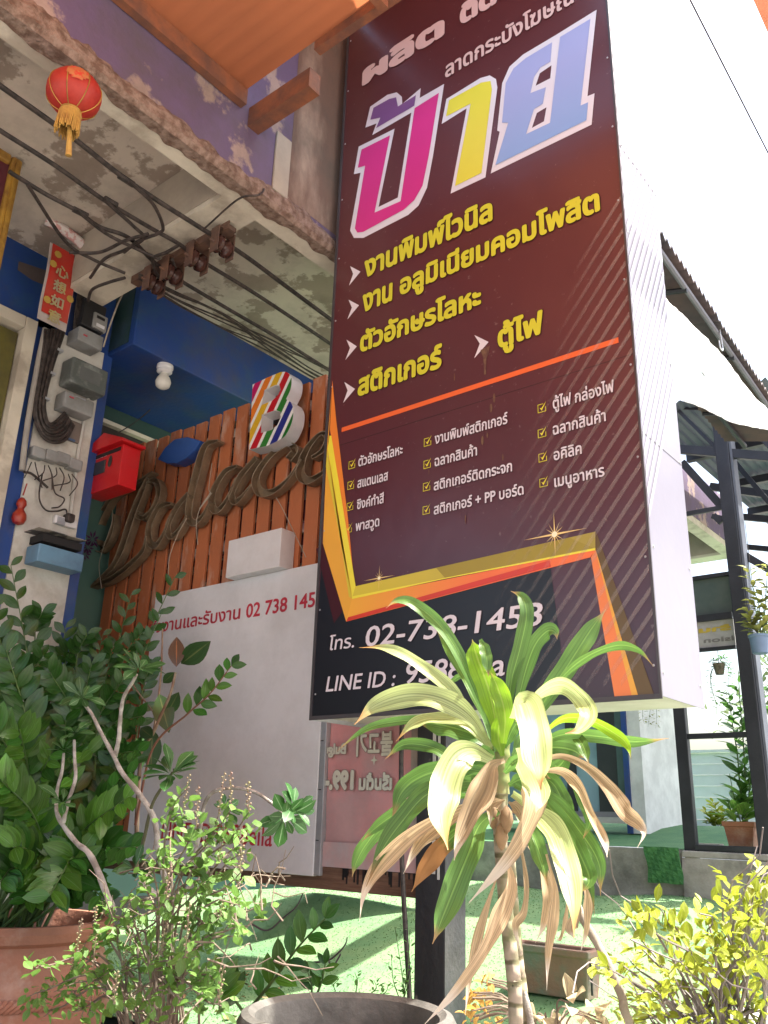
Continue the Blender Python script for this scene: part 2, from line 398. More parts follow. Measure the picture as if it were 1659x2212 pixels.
# ================================================================ SIGN
SX0, SX1, SY0, SY1, SZ0, SZ1 = -2.539, -1.040, 2.678, 3.058, 1.387, 5.25
def gradmat():
    m = bpy.data.materials.new('maroon_sign_print'); m.use_nodes = True; n = m.node_tree; b = n.nodes['Principled BSDF']
    b.inputs['Roughness'].default_value = .28; b.inputs['Coat Weight'].default_value = .35; b.inputs['Coat Roughness'].default_value = .22
    tc = nd(n, 'ShaderNodeTexCoord'); sp = nd(n, 'ShaderNodeSeparateXYZ'); n.links.new(tc.outputs['Object'], sp.inputs[0])
    mr = nd(n, 'ShaderNodeMapRange'); mr.inputs[1].default_value = 1.35; mr.inputs[2].default_value = 3.4
    n.links.new(sp.outputs[2], mr.inputs[0])
    cr = nd(n, 'ShaderNodeValToRGB'); e = cr.color_ramp.elements
    e[0].position = 0; e[0].color = (.032, .012, .024, 1); e[1].position = 1; e[1].color = (.095, .026, .030, 1)
    x = e.new(.35); x.color = (.078, .022, .034, 1)
    n.links.new(mr.outputs[0], cr.inputs[0])
    nz = nd(n, 'ShaderNodeTexNoise'); nz.inputs['Scale'].default_value = 45; nz.inputs['Detail'].default_value = 6
    n.links.new(tc.outputs['Object'], nz.inputs[0])
    r2 = nd(n, 'ShaderNodeMapRange'); r2.inputs[1].default_value = .68; r2.inputs[2].default_value = .76; r2.inputs[4].default_value = .35
    n.links.new(nz.outputs[0], r2.inputs[0])
    nb_ = nd(n, 'ShaderNodeTexNoise'); nb_.inputs['Scale'].default_value = 1.8; nb_.inputs['Detail'].default_value = 3; n.links.new(tc.outputs['Object'], nb_.inputs[0]); bp_ = nd(n, 'ShaderNodeBump'); bp_.inputs['Strength'].default_value = .5; bp_.inputs['Distance'].default_value = .02; n.links.new(nb_.outputs[0], bp_.inputs['Height']); n.links.new(bp_.outputs[0], b.inputs['Normal']); n.links.new(bp_.outputs[0], b.inputs['Coat Normal'])
    mx = nd(n, 'ShaderNodeMix', data_type='RGBA'); mx.inputs[7].default_value = (.28, .24, .22, 1)
    n.links.new(r2.outputs[0], mx.inputs[0]); n.links.new(cr.outputs[0], mx.inputs[6]); n.links.new(mx.outputs[2], b.inputs['Base Color'])
    return m
sign = thing('lightbox_sign', 'tall maroon box sign with big coloured Thai lettering above the long-leaved plant', 'sign', (SX0, SY0, SZ0))
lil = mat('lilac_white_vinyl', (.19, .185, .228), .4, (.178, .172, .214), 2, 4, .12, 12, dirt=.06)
b = MB().box((SX0, SY0+.012, SZ0+.012), (SX1-.004, SY1, SZ1)); b.build('housing', mat('sign_housing', (.52, .50, .46), .5, (.42, .40, .36), 5, 8, dirt=.3), sign)
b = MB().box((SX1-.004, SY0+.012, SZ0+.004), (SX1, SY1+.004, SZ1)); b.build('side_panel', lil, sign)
b = MB().box((SX0, SY0, SZ0), (SX1, SY0+.012, SZ1)); b.build('face_panel', gradmat(), sign)
for a_, c_ in (((SX0-.006, SY0-.006, SZ0-.006), (SX1+.004, SY0, SZ0+.010)), ((SX0-.006, SY0-.006, SZ0+.010), (SX0+.006, SY0, SZ1)), ((SX1-.004, SY0-.006, SZ0+.010), (SX1+.004, SY0, SZ1))):
    MB().box(a_, c_).build('edge_trim', mat('dark_edge_trim', (.06, .055, .06), .4), sign)
MB().box((SX0-.004, SY0+.004, SZ0-.004), (SX0+0.001, SY1, SZ1)).build('back_trim', M['alu'], sign)
FN = Vector((0, -1, 0))
def fp(q, cr, lift=.002): p = at(*cr(*q), Y=SY0); return Vector((p.x, SY0-lift, p.z))
def inkpoly(name, pts, cr, m, lift=.002, holes=(), parent=None):
    b = MB(); b.poly([fp(q, cr, lift) for q in pts], [[fp(q, cr, lift) for q in h] for h in holes])
    return b.build(name, m, parent or sign, fixn=False)
def pm(name, c, c2=None, ax=0, lo=0, hi=1, rough=.3):
    """flat print ink; with c2 a printed two-colour blend along an axis"""
    m = bpy.data.materials.new(name); m.use_nodes = True; n = m.node_tree; b = n.nodes['Principled BSDF']; b.inputs['Roughness'].default_value = rough
    if c2 is None:
        b.inputs['Base Color'].default_value = (*c, 1); 
        tc = nd(n, 'ShaderNodeTexCoord'); nz = nd(n, 'ShaderNodeTexNoise'); nz.inputs['Scale'].default_value = 6; n.links.new(tc.outputs['Object'], nz.inputs[0])
        mx = nd(n, 'ShaderNodeMix', data_type='RGBA'); mx.inputs[6].default_value = (*c, 1); mx.inputs[7].default_value = (*[v*.9 for v in c], 1)
        n.links.new(nz.outputs[0], mx.inputs[0]); n.links.new(mx.outputs[2], b.inputs['Base Color'])
        return m
    tc = nd(n, 'ShaderNodeTexCoord'); sp = nd(n, 'ShaderNodeSeparateXYZ'); n.links.new(tc.outputs['Object'], sp.inputs[0])
    mr = nd(n, 'ShaderNodeMapRange'); mr.inputs[1].default_value = lo; mr.inputs[2].default_value = hi; n.links.new(sp.outputs[ax], mr.inputs[0])
    mx = nd(n, 'ShaderNodeMix', data_type='RGBA'); mx.inputs[6].default_value = (*c, 1); mx.inputs[7].default_value = (*c2, 1)
    n.links.new(mr.outputs[0], mx.inputs[0]); n.links.new(mx.outputs[2], b.inputs['Base Color'])
    return m
inkW = pm('print_white', (.72, .68, .74)); inkY = pm('print_yellow', (.62, .60, .045)); inkM = pm('print_magenta', (.62, .035, .24)); inkV = pm('print_violet', (.20, .09, .26))
inkL = pm('print_lemon', (.72, .66, .06)); inkB = pm('print_blue', (.10, .35, .70), (.33, .36, .62), 2, 3.3, 4.1)
inkOr = pm('print_orange', (.80, .24, .04)); inkGo = pm('print_gold', (.78, .40, .05)); inkDY = pm('print_bright_yellow', (.82, .74, .06)); inkOl = pm('print_olive_gold', (.62, .52, .05), (.34, .27, .05), 0, -2.3, -1.2)
inkBr = pm('print_dark_olive', (.12, .075, .022)); inkRed = pm('print_red', (.62, .05, .03)); inkNv = pm('print_navy', (.010, .011, .017)); inkDk = pm('print_dark_outline', (.02, .008, .012)); inkMr = pm('print_deep_maroon', (.05, .006, .012))
# big coloured word
P_out = [(163,703),(335,617),(258,992),(350,947),(415,540),(228,648),(248,592),(195,612),(218,512),(300,455),(345,443),(370,465),(372,498),(460,423),(455,470),(572,403),(520,740),(490,900),(450,985),(400,1030),(185,1140),(140,1140),(122,1105),(172,828),(140,835)]
inkpoly('letter_outline', P_out, z4a, inkW)
inkpoly('letter_fill', [(178,718),(314,650),(240,1020),(365,965),(432,520),(548,447),(500,745),(470,890),(430,960),(380,1005),(185,1112),(158,1115),(146,1095),(195,795),(160,805)], z4a, inkM, .004)
inkpoly('letter_fill', [(248,615),(268,565),(220,575),(235,518),(310,476),(343,468),(352,512),(438,458),(430,508)], z4a, inkV, .004)
inkpoly('letter_outline', [(583,475),(745,375),(790,362),(820,380),(827,420),(770,850),(603,928),(680,520),(560,595)], z4a, inkW)
inkpoly('letter_fill', [(597,482),(750,398),(795,390),(802,430),(752,830),(625,893),(700,498),(582,560)], z4a, inkL, .004)
inkpoly('letter_outline', [(1105,170),(1302,48),(1258,462),(1292,448),(1278,598),(795,832),(838,632),(826,626),(850,400),(885,320),(950,262)], z4a, inkW, holes=[[(1086,314),(1080,376),(1010,412),(1030,352)], [(1062,515),(1050,582),(992,614),(1016,542)]])
inkpoly('letter_fill', [(1128,180),(1273,93),(1226,508),(1262,492),(1254,578),(818,793),(880,590),(850,590),(868,400),(905,330),(965,280),(1090,205),(1082,298),(1035,325),(1003,372),(986,448),(1060,420),(1045,500),(1003,525),(965,645),(1080,590)], z4a, inkB, .004)
def sl(s, cr, l, r, top, m, bold=.03, ref='น', shear=0.0, lift=.002, name='lettering'):
    A = fp(l, cr); B = fp(r, cr); T = fp(top, cr)
    A0 = Vector((T.x, T.y, A.z + (B.z-A.z)*((T.x-A.x)/max(1e-4, (B.x-A.x)))))
    zz = (A.z+B.z)/2; A.z = B.z = zz     # a printed baseline is level
    return letter(name, s, A, B, abs(T.z-A0.z), m, sign, FN, bold, ref, shear, lift=.0022, outline=inkDk if m in (inkY, inkW) else None, ow=.022)
inkP = pm('print_pale_pink', (.72, .55, .52))
sl('ผลิต', z4a, (180,402), (575,190), (182,322), inkP, .06)
sl('ติดตั้ง', z4a, (648,112), (1010,-80), (650,30), inkP, .06)
sl('ลาดกระบังโฆษณา', z4a, (578,360), (1240,10), (580,300), inkP, .028)
for s, l, r, t in (('งานพิมพ์ไวนิล', (145,505), (850,195), (142,412)), ('งาน', (135,697), (300,630), (133,600)), ('อลูมิเนียมคอมโพสิต', (340,605), (1438,135), (340,515)),
                   ('ตัวอักษรโลหะ', (122,920), (787,652), (122,832)), ('สติกเกอร์', (110,1158), (572,992), (110,1062)), ('ตู้ไฟ', (878,893), (1128,808), (875,795))):
    ot = sl(s, zA, l, r, t, inkY, .045)
for pts in ([(68,438),(125,468),(62,545),(85,480)], [(60,622),(117,652),(53,730),(78,665)], [(48,840),(105,877),(42,952),(68,885)], [(37,1072),(95,1110),(30,1187),(55,1118)], [(748,815),(826,853),(747,943),(778,862)]):
    inkpoly('arrow', pts, zA, inkW)
# gradient rule
inkRule = bpy.data.materials.new('print_rule'); inkRule.use_nodes = True; n = inkRule.node_tree
tc = nd(n, 'ShaderNodeTexCoord'); sp = nd(n, 'ShaderNodeSeparateXYZ'); n.links.new(tc.outputs['Object'], sp.inputs[0])
mr = nd(n, 'ShaderNodeMapRange'); mr.inputs[1].default_value = 0; mr.inputs[2].default_value = 1.5; n.links.new(sp.outputs[0], mr.inputs[0])
cr_ = nd(n, 'ShaderNodeValToRGB'); e = cr_.color_ramp.elements; e[0].color = (.75, .13, .03, 1); e[1].color = (.75, .16, .06, 1); e[1].position = .55
x_ = e.new(.16); x_.color = (.80, .50, .05, 1); x_ = e.new(.35); x_.color = (.75, .15, .03, 1)
n.links.new(mr.outputs[0], cr_.inputs[0]); n.links.new(cr_.outputs[0], n.nodes['Principled BSDF'].inputs['Base Color'])
ru0 = fp((22,412), zE); ru1 = at(1336, 733.5, Y=SY0); zc = (ru0.z+ru1.z)/2
MB().box((ru0.x, SY0-.002, zc-.011), (ru1.x, SY0-.0005, zc+.011)).build('ruled_line', inkRule, sign)
# checklist
for s, l, r, k in (('ตัวอักษรโลหะ', (115,608), (357,548), 43), ('สแตนเลส', (110,727), (277,690), 43), ('ซิงค์ทำสี', (107,845), (255,812), 43), ('พาสวูด', (100,968), (230,935), 43),
                   ('งานพิมพ์สติกเกอร์', (533,487), (932,380), 46), ('ฉลากสินค้า', (533,610), (765,553), 46), ('สติกเกอร์ติดกระจก', (528,742), (957,640), 46), ('สติกเกอร์ + PP บอร์ด', (528,872), (1020,768), 46),
                   ('ตู้ไฟ กล่องไฟ', (1180,297), (1515,205), 50), ('ฉลากสินค้า', (1180,437), (1470,367), 50), ('อคิลิค', (1185,577), (1338,545), 50), ('เมนูอาหาร', (1188,722), (1463,668), 50)):
    sl(s, zE, l, r, (l[0], l[1]-k), inkW, .022)
for (x, y), s in [((q), 17) for q in ((78,600),(72,712),(68,828),(60,950))] + [((q), 19) for q in ((492,475),(490,597),(487,720),(485,848))] + [((q), 22) for q in ((1117,290),(1118,427),(1122,560),(1127,697))]:
    c = fp((x, y), zE); e1 = (fp((x+s, y), zE)-c).length; h = e1*1.0
    def q(u, v): return Vector((c.x+u*h, SY0-.002, c.z+v*h))
    b = MB(); t = .16
    for a_, c_ in (((-1, -1), (1, -1+t)), ((-1, .85), (.35, .85+t)), ((-1, -1+t), (-1+t, .85)), ((1-t, -1+t), (1, .15))):
        b.add([q(a_[0], a_[1]), q(c_[0], a_[1]), q(c_[0], c_[1]), q(a_[0], c_[1])], [(0, 1, 2, 3)])
    b.build('check_box', inkY, sign, fixn=False)
    b = MB(); b.poly([q(-.55, .25), q(-.1, -.1), q(1.15, 1.35), q(.0, -.65)]); [setattr(v, 'y', SY0-.003) for v in b.v]; b.build('check_mark', inkDY, sign, fixn=False)
# printed gold frame, bottom panel
inkpoly('print_panel', [(88,985),(195,1338),(1115,1090),(1190,1686),(36,1768)], z5, inkNv, .0010)
inkpoly('print_panel', [(60,1010),(88,985),(178,1290),(140,1345)], z5, inkMr, .0016)
inkpoly('frame_band', [(133,250),(112,560),(225,1225),(195,1338),(90,985),(108,560)], z5, inkGo, .0020)
inkpoly('frame_band', [(133,250),(150,430),(205,890),(232,1178),(222,1190),(122,470)], z5, inkOr, .0022)
inkpoly('frame_band', [(120,500),(128,500),(238,1178),(222,1228),(112,560)], z5, inkDY, .0026)
inkpoly('frame_band', [(110,560),(116,600),(208,1226),(222,1232),(218,1212),(104,640)], z5, inkOl, .0030)
inkpoly('frame_band', [(238,1178),(1318,932),(1318,1010),(222,1226)], z5, inkOl, .0022)
inkpoly('frame_band', [(600,1095),(1200,960),(1318,1008),(640,1140)], z5, pm('print_dull_olive', (.33, .26, .03)), .0026)
inkpoly('frame_band', [(222,1224),(1318,1006),(1318,1016),(640,1145),(222,1236)], z5, inkDY, .0032)
inkpoly('frame_band', [(222,1232),(1318,1012),(1295,1048),(195,1338)], z5, pm('print_orange_blend', (.80, .42, .05), (.80, .17, .05), 0, -2.4, -1.7), .0024)
inkpoly('frame_band', [(195,1338),(205,1318),(1112,1062),(1118,1090)], z5, inkRed, .0034)
inkpoly('frame_band', [(318,240),(345,186),(582,1137),(470,1140)], z4, pm('print_orange_two', (.80, .22, .06)), .0024)
inkpoly('frame_band', [(345,186),(356,215),(622,1133),(582,1137)], z4, inkGo, .0026)
inkpoly('frame_band', [(350,75),(725,1130),(622,1133),(350,186)], z4, inkBr, .0020)
def glint(cx_, cy_, cr, s):
    c = fp((cx_, cy_), cr, .0045); gm = pm('print_glint', (.85, .62, .25)); gw = pm('print_glint_core', (.9, .85, .6))
    b = MB()
    for a, L_, w_ in ((0, 1.5, .05), (1.57, 1.0, .035), (.6, .5, .03), (2.5, .5, .03), (1.1, .6, .02), (2.05, .6, .02)):
        for sg in (0, math.pi):
            d = Vector((math.cos(a+sg), 0, math.sin(a+sg))); nn = Vector((-d.z, 0, d.x))
            k = len(b.v); b.add([c+nn*w_*s, c+d*L_*s, c-nn*w_*s], [(0, 1, 2)])
    b.build('printed_glint', gm, sign, fixn=False)
    b = MB(); c = c - Vector((0, .0006, 0)); b.poly([c+Vector((math.cos(k*.628), 0, math.sin(k*.628)))*s*.13 for k in range(10)]); b.build('printed_glint', gw, sign, fixn=False)
glint(1135, 945, z5, .085); glint(345, 1142, z5, .055)
ital = .16
sl('โทร.', zF, (108,368), (272,346), (108,302), inkW, .012, 'น', .12, name='lettering')
sl('02-738-1453', zF, (338,335), (1468,216), (345,205), inkW, .012, '0', ital)
sl('LINE ID :', zF, (92,628), (530,592), (95,532), inkW, .012, 'L', ital)
sl('9588eila', zF, (592,586), (1232,522), (595,447), inkW, .012, '0', ital)
# translucent printed stripes on the face and the side: one print layer each
def stripe_mat(name, c, a):
    m = bpy.data.materials.new(name); m.use_nodes = True; n = m.node_tree; b = n.nodes['Principled BSDF']
    b.inputs['Base Color'].default_value = (*c, 1); b.inputs['Roughness'].default_value = .3
    at_ = nd(n, 'ShaderNodeAttribute', attribute_name='ink'); mu = nd(n, 'ShaderNodeMath', operation='MULTIPLY'); mu.inputs[1].default_value = a
    n.links.new(at_.outputs['Fac'], mu.inputs[0]); n.links.new(mu.outputs[0], b.inputs['Alpha']); return m
def stripes(name, segs, m, parent):
    b = MB(); al = []
    for (p, q_, w_, a0, a1) in segs:
        n_ = 5
        for i in range(n_+1):
            t = i/n_; c = p.lerp(q_, t); b.v.append(c-w_); b.v.append(c+w_); al += [a0+(a1-a0)*t]*2
        k = len(b.v)-2*(n_+1)
        for i in range(n_): b.f.append((k+2*i, k+2*i+1, k+2*i+3, k+2*i+2))
    o = b.build(name, m, parent, fixn=False)
    A_ = o.data.attributes.new('ink', 'FLOAT', 'POINT'); A_.data.foreach_set('value', al); return o
pa = fp((1230, 630), zA); pb = fp((1560, 100), zA); sd_ = (pb-pa).normalized()
segs = []; perp = Vector((-sd_.z, 0, sd_.x))
topz = pb.z
for i in range(34):
    zr_ = topz + .03 - i*.074                           # where the stripe meets the sign's right edge
    q1 = Vector((SX1-.006, SY0-.005, zr_)); Ls = min(.95, .35+.07*i) if i < 26 else .95-(i-26)*.06
    if zr_ < SZ0+.15: continue
    L2 = min(Ls, (zr_-SZ0-.05)/sd_.z)
    q0 = q1 - sd_*L2
    segs.append((q0, q1, Vector((0, 0, .0115)), 0.0 if L2 >= Ls-.01 else .3, 1.0))
stripes('printed_stripes', segs, stripe_mat('stripe_ink', (.50, .44, .40), .24), sign)
segs = []
for i in range(46):
    zb_ = 2.0 + i*.072
    p = Vector((SX1+.002, SY0+.012, zb_)); q_ = Vector((SX1+.002, SY1, zb_+ .66))
    if q_.z > SZ1: break
    segs.append((p, q_, Vector((0, 0, .017)), 1.0, 1.0))
stripes('printed_stripes', segs, stripe_mat('side_stripe_ink', (.40, .39, .44), .9), sign)
# weather stains, screws and a sheet joint on the face
for (q, w_, h_) in (((857,235),.006,.022), ((840,290),.006,.020), ((793,468),.006,.020), ((820,440),.004,.012), ((640,120),.003,.02), ((905,560),.003,.015), ((700,900),.003,.02), ((500,640),.003,.012)):
    c = fp(q, zE, .0031); b = MB(); b.poly([c+Vector((w_*math.cos(k*.785), 0, h_*math.sin(k*.785))) for k in range(8)]); b.build('drip_stain', mat('brown_drip', (.16, .09, .05), .6, (.10, .04, .035), 30), sign, fixn=False)
c = fp((805,925), zA, .0031); b = MB(); b.poly([c+Vector(q) for q in ((-.02,0,.03),(.025,0,.035),(.02,0,.0),(.008,0,-.02),(.006,0,-.09),(-.004,0,-.09),(-.006,0,-.01))]); b.build('drip_stain', mat('brown_drip', (.16, .09, .05)), sign, fixn=False)
MB().box((SX0+.006, SY0-.0006, 2.606), (SX1-.004, SY0, 2.608)).build('sheet_joint', mat('dark_joint', (.02, .01, .012), .6), sign)
for k in range(11):
    for x_ in (SX0+.018, SX1-.018): MB().lathe((x_, SY0, SZ0+.10+k*.36), [(.001, -.003), (.004, -.002), (.0045, 0)], 8, axis='Y').build('screw', M['alu'], sign)
for k in range(9):
    for y_ in (SY0+.03, SY1-.02): MB().lathe((SX1+.0, y_, SZ0+.08+k*.42), [(.005, 0), (.004, .003), (.001, .0035)], 8, axis='X').build('screw', M['alu'], sign)
for z_ in (2.30, 3.55): MB().box((SX1+.0002, SY0+.013, z_), (SX1+.0011, SY1, z_+.004)).build('sheet_joint', mat('grey_joint', (.12, .115, .13), .6), sign)
# support post under the sign
PX0, PX1 = at(897,1900,Y=3.09).x, at(960,1900,Y=3.09).x
post = thing('support_post', 'square steel post with peeling black paint standing below the maroon sign', 'post', ((PX0+PX1)/2, 3.16, 0))
pw = PX1-PX0
MB().box((PX0, 3.09, 0), (PX1, 3.09+pw, 3.0)).build('shaft', mat('post_paint', (.020, .021, .026), .5, (.42, .36, .30), 3.1, 9, .4, 30, lo=.60, hi=.66, stretch=(1,1,.6), dirt=.2), post, bevel=.004)
b = MB().box((PX0+.085, 3.0865, .80), (PX0+.1, 3.09, 1.6)).box((PX0+.112, 3.0865, .78), (PX0+.122, 3.09, 1.62)); b.build('white_streak', mat('white_drip', (.6, .6, .58), .6), post)
b = MB().box((PX1, 3.09, .05), (PX1+.004, 3.09+pw, 1.45)); b.build('side_plate', mat('shade_darkened_side', (.022, .023, .028), .55, (.05, .05, .055), 6, 9, .3, 50, dirt=.4), post)  # colour darkened to stand for the sign's shade on this side
rod = MB().tube(spline([at(868,1560,Y=3.0), at(866,1750,Y=3.0), at(870,1900,Y=3.0), at(884,2140,Y=3.0), at(886,2190,Y=3.0)]), .010, 8)
tag(rod.build('hanging_cable', M['cable'], smooth=True), 'thin black cable running down in front of the pink menu banner', 'cable')
# ================================================================ SLATTED PANEL (parallel to the sign)
FY = 3.15
fence = thing('slatted_panel', 'orange painted slatted wooden panel carrying the script letters, behind the maroon sign', 'fence', (-3.5, FY, .7))
rr = random.Random(11); x = at(221,1310,Y=FY).x; i = 0; slat_me = {}
FT = 3.365
while x < -2.35:
    wd = .098; tz = FT + rr.uniform(-.012, .012)
    s_ = MB().box((x, FY, .80), (x+wd, FY+.018, tz)).build('slat', M['slat'], fence, bevel=.002)
    x += .1285 + rr.uniform(-.003, .003)
for z in (.98, 1.75, 2.45, 3.18):
    MB().box((-4.93, FY+.020, z), (-2.3, FY+.05, z+.06)).build('rail', mat('pale_old_rail', (.42, .40, .34), .8, (.16, .05, .08), 6, 6, dirt=.4), fence)
b = MB().box((-4.95, FY+.052, .9), (-2.25, FY+.066, FT-.05)); 
b.build('backing_board', mat('old_patterned_backing', (.40, .40, .36), .7, (.14, .04, .07), 5, 3, lo=.47, hi=.5, stretch=(1, 1, 2.2), dirt=.4), fence)
ra0 = at(500,1880,Y=FY).x
b = MB().box((ra0-1.3, FY-.025, .70), (PX0-.001, FY+.07, .795)); b.build('bottom_rail', M['wood'], fence, bevel=.004)
b = MB(); rr = random.Random(5)
for k in range(26):
    xx = -2.72+rr.random()*.42; hh = .01+.05*rr.random(); b.box((xx, FY-.0285, .79-hh), (xx+.006+.004*rr.random(), FY-.025, .794))
b.build('paint_drip', M['ink'], fence)
# white notice board
QX0, QX1 = at(336,1289,Y=3.10).x, at(676,1880,Y=3.10).x
QZ0, QZ1 = at(676,1893,Y=3.10).z, at(336,1289,Y=3.10).z
qb = thing('notice_board', 'big white notice board with red Thai writing and phone number below the script letters', 'sign', (QX0, 3.1, QZ0))
MB().box((QX0, 3.10, QZ0), (QX1, 3.144, QZ1)).build('board', M['panel'], qb, bevel=.003)
MB().box((QX1+.001, 3.104, QZ0+.004), (QX1+.036, 3.146, QZ1)).build('edge_channel', M['alu'], qb, bevel=.002)
for k in range(7):
    z = QZ0+.15+k*.22; MB().box((QX1+.006, 3.1015, z), (QX1+.022, 3.104, z+.004)).build('screw', M['ink'], qb)
def ql(s, cr, l, r, h, ref, bold, m=None, sh=0.0):
    A = at(*cr(*l), Y=3.0985); B = at(*cr(*r), Y=3.0985); T = at(*cr(l[0], l[1]-h), Y=3.0985)
    zz = (A.z+B.z)/2; hh = abs(T.z-A.z); A.z = B.z = zz
    letter('lettering', s, A, B, hh, m or M['txred'], qb, FN, bold, ref, sh)
ql('สั่งงานและรับงาน', zG, (5,485), (843,360), 88, 'น', .018)
ql('02 738 1453', zG, (897,340), (1600,235), 130, '0', .02)
ql('LINE ID:9588eila', zL, (738,1362), (1245,1405), 84, 'L', .008)
# pink menu banner, printed on its far side: the writing reads backwards from here
bx0, bx1 = QX1+.037, PX0-.004; BY = 3.131
ban = thing('menu_banner', 'faded pink vinyl menu banner with writing showing through backwards, below the maroon sign', 'banner', (bx0, BY, .8))
M['pink'] = mat('faded_pink_vinyl', (.62, .27, .27), .5, (.50, .30, .30), 3, 7, .3, 9, lo=.42, hi=.6, dirt=.3)
b = MB(); n_ = 26
for j in range(13):
    for i in range(n_+1):
        xx = bx0+(bx1-bx0)*i/n_; zz = .80+(1.72-.80)*j/12
        b.v.append(Vector((xx, BY-.004*math.sin(xx*23+zz*9)-.003*math.sin(zz*31), zz)))
for j in range(12):
    for i in range(n_): k = j*(n_+1)+i; b.f.append((k, k+1, k+n_+2, k+n_+1))
b.build('sheet', M['pink'], ban, smooth=True, fixn=False)
MB().box((bx0, BY-.012, .795), (bx1, BY-.008, .90)).build('hem', mat('grey_hem', (.45, .40, .42), .6, (.55, .33, .32), 5, 7, dirt=.3), ban)
MB().box((bx1-.05, BY-.012, .903), (bx1, BY-.008, 1.72)).build('hem', mat('beige_hem', (.42, .33, .28), .6, (.3, .25, .22), 5, 7, dirt=.4), ban)
inkC = pm('print_faded_cream', (.62, .60, .50))
def bl(s, l, r, h, ref, bold):
    A = at(*zH(*l), Y=BY-.014); B = at(*zH(*r), Y=BY-.014); T = at(*zH(l[0], l[1]-h), Y=BY-.014); hh = abs(T.z-A.z); zz = (A.z+B.z)/2; A.z = B.z = zz
    letter('lettering', s, A, B, hh, inkC, ban, FN, bold, ref, outline=mat('print_grey_outline', (.28, .22, .20), .5), ow=.03)
bl('불고기', (1140,470), (675,505), 250, '고', .03); bl('Bulgo', (545,500), (250,510), 140, 'B', .045); bl('เริ่มต้น', (1130,965), (705,965), 160, 'น', .05); bl('199.-', (640,960), (262,960), 255, '1', .06)
b = MB(); c = at(*zH(905, 580), Y=BY-.014); pts = []
for k in range(8):
    r_ = .021 if k % 2 == 0 else .007; pts.append(c+Vector((math.sin(k*math.pi/4)*r_, 0, math.cos(k*math.pi/4)*r_*1.1)))
b.poly(pts); b.build('printed_star', inkC, ban, fixn=False)
# ---- channel letters (script)
word = thing('script_letters', 'large brown metal script letters with hollow faces fixed across the orange slats', 'lettering', (-3.9, 3.05, 2.4))
def ribbon(name, spine, ws, cr=z3, y0=3.075, y1=3.128):
    P = [at(*cr(*q), Y=3.09) for q in spine]; P = spline([(p.x, p.z, 0) for p in P], 10)
    m = len(P); kx = .00085
    L_, R_ = [], []
    for i, p in enumerate(P):
        t = i/(m-1); d = (P[min(i+1, m-1)]-P[max(i-1, 0)]); d.normalize(); nn = Vector((-d.y*1.25, d.x, 0))
        k = t*(len(ws)-1); a = int(min(k, len(ws)-2)); w_ = (ws[a]+(ws[a+1]-ws[a])*(k-a))*kx*.5
        L_.append(p+nn*w_); R_.append(p-nn*w_)
    loop = L_+R_[::-1]; n_ = len(loop); b = MB()
    th = .004
    # side walls (double skinned) and a sunk face
    for yy in (y0, y1): b.v += [Vector((q.x, yy, q.y)) for q in loop]
    for i in range(n_): j = (i+1) % n_; b.f.append((i, j, n_+j, n_+i))
    ym = y0+.040; k = len(b.v); b.v += [Vector((q.x, ym, q.y)) for q in L_] + [Vector((q.x, ym, q.y)) for q in R_]
    for i in range(m-1): b.f.append((k+i, k+i+1, k+m+i+1, k+m+i))
    o_ = b.build(name, M['brown'], word, solid=.003)
    rim = MB().tube([Vector((q.x, y0-.001, q.y)) for q in loop+loop[:1]], .0022, 5, cap=False).build('rim', mat('worn_bright_rim', (.34, .27, .19), .45, (.22, .16, .10), 20, metal=.2), word)
ribbon('letter', [(430,860),(330,930),(180,1010),(85,1170),(60,1290),(90,1350),(145,1300),(180,1200),(180,1130)], [14,34,44,52,56,50,36,26,14])
ribbon('letter', [(400,900),(350,1010),(290,1170),(235,1340),(170,1470),(40,1590)], [40,58,66,64,50,14])
ribbon('letter', [(395,925),(445,915),(470,985),(440,1080),(375,1150),(335,1140),(345,1110)], [22,40,46,42,30,34,34])
ribbon('letter', [(40,1592),(160,1545),(280,1455),(370,1360),(392,1270)], [18,44,44,34,10])
ribbon('letter', [(550,1062),(480,1080),(415,1190),(410,1290),(450,1330),(505,1250),(550,1130)], [20,46,56,58,44,26,12])
ribbon('letter', [(660,1000),(585,1090),(532,1200),(545,1270),(590,1240),(650,1140)], [38,50,52,44,26,10])
ribbon('letter', [(850,660),(765,700),(715,860),(675,1030),(665,1150),(700,1185),(750,1140),(800,1050)], [14,60,70,66,58,46,28,10])
ribbon('letter', [(970,822),(890,865),(818,990),(815,1080),(850,1105),(910,1030),(965,900)], [20,46,56,56,44,26,12])
ribbon('letter', [(1095,770),(1000,880),(942,990),(955,1050),(1000,1020),(1065,940)], [38,50,52,44,26,10])
ribbon('letter', [(1300,780),(1340,720),(1290,690),(1180,760),(1095,890),(1115,985),(1200,985),(1300,900),(1380,780)], [60,50,24,44,60,58,40,20,10])
ribbon('letter', [(1450,770),(1520,720),(1545,640),(1500,620),(1410,730),(1375,860),(1420,915),(1500,880),(1560,820)], [24,34,30,24,50,60,50,30,14])
for pts in ([(800,800),(780,960),(790,1000),(720,1100),(700,1200),(710,1320)], [(165,1100),(160,1180),(110,1330),(80,1450),(95,1600)], [(1210,1020),(1260,1110),(1400,1400)], [(640,1150),(580,1260),(530,1400),(520,1560)], [(800,990),(740,1060),(790,990),(720,1090)]):
    b = MB().tube(spline([at(*z3(*q), Y=3.03) for q in pts]), .0022, 6)
    b.build('loose_wire', mat('pale_wire', (.42, .37, .30), .6), word)
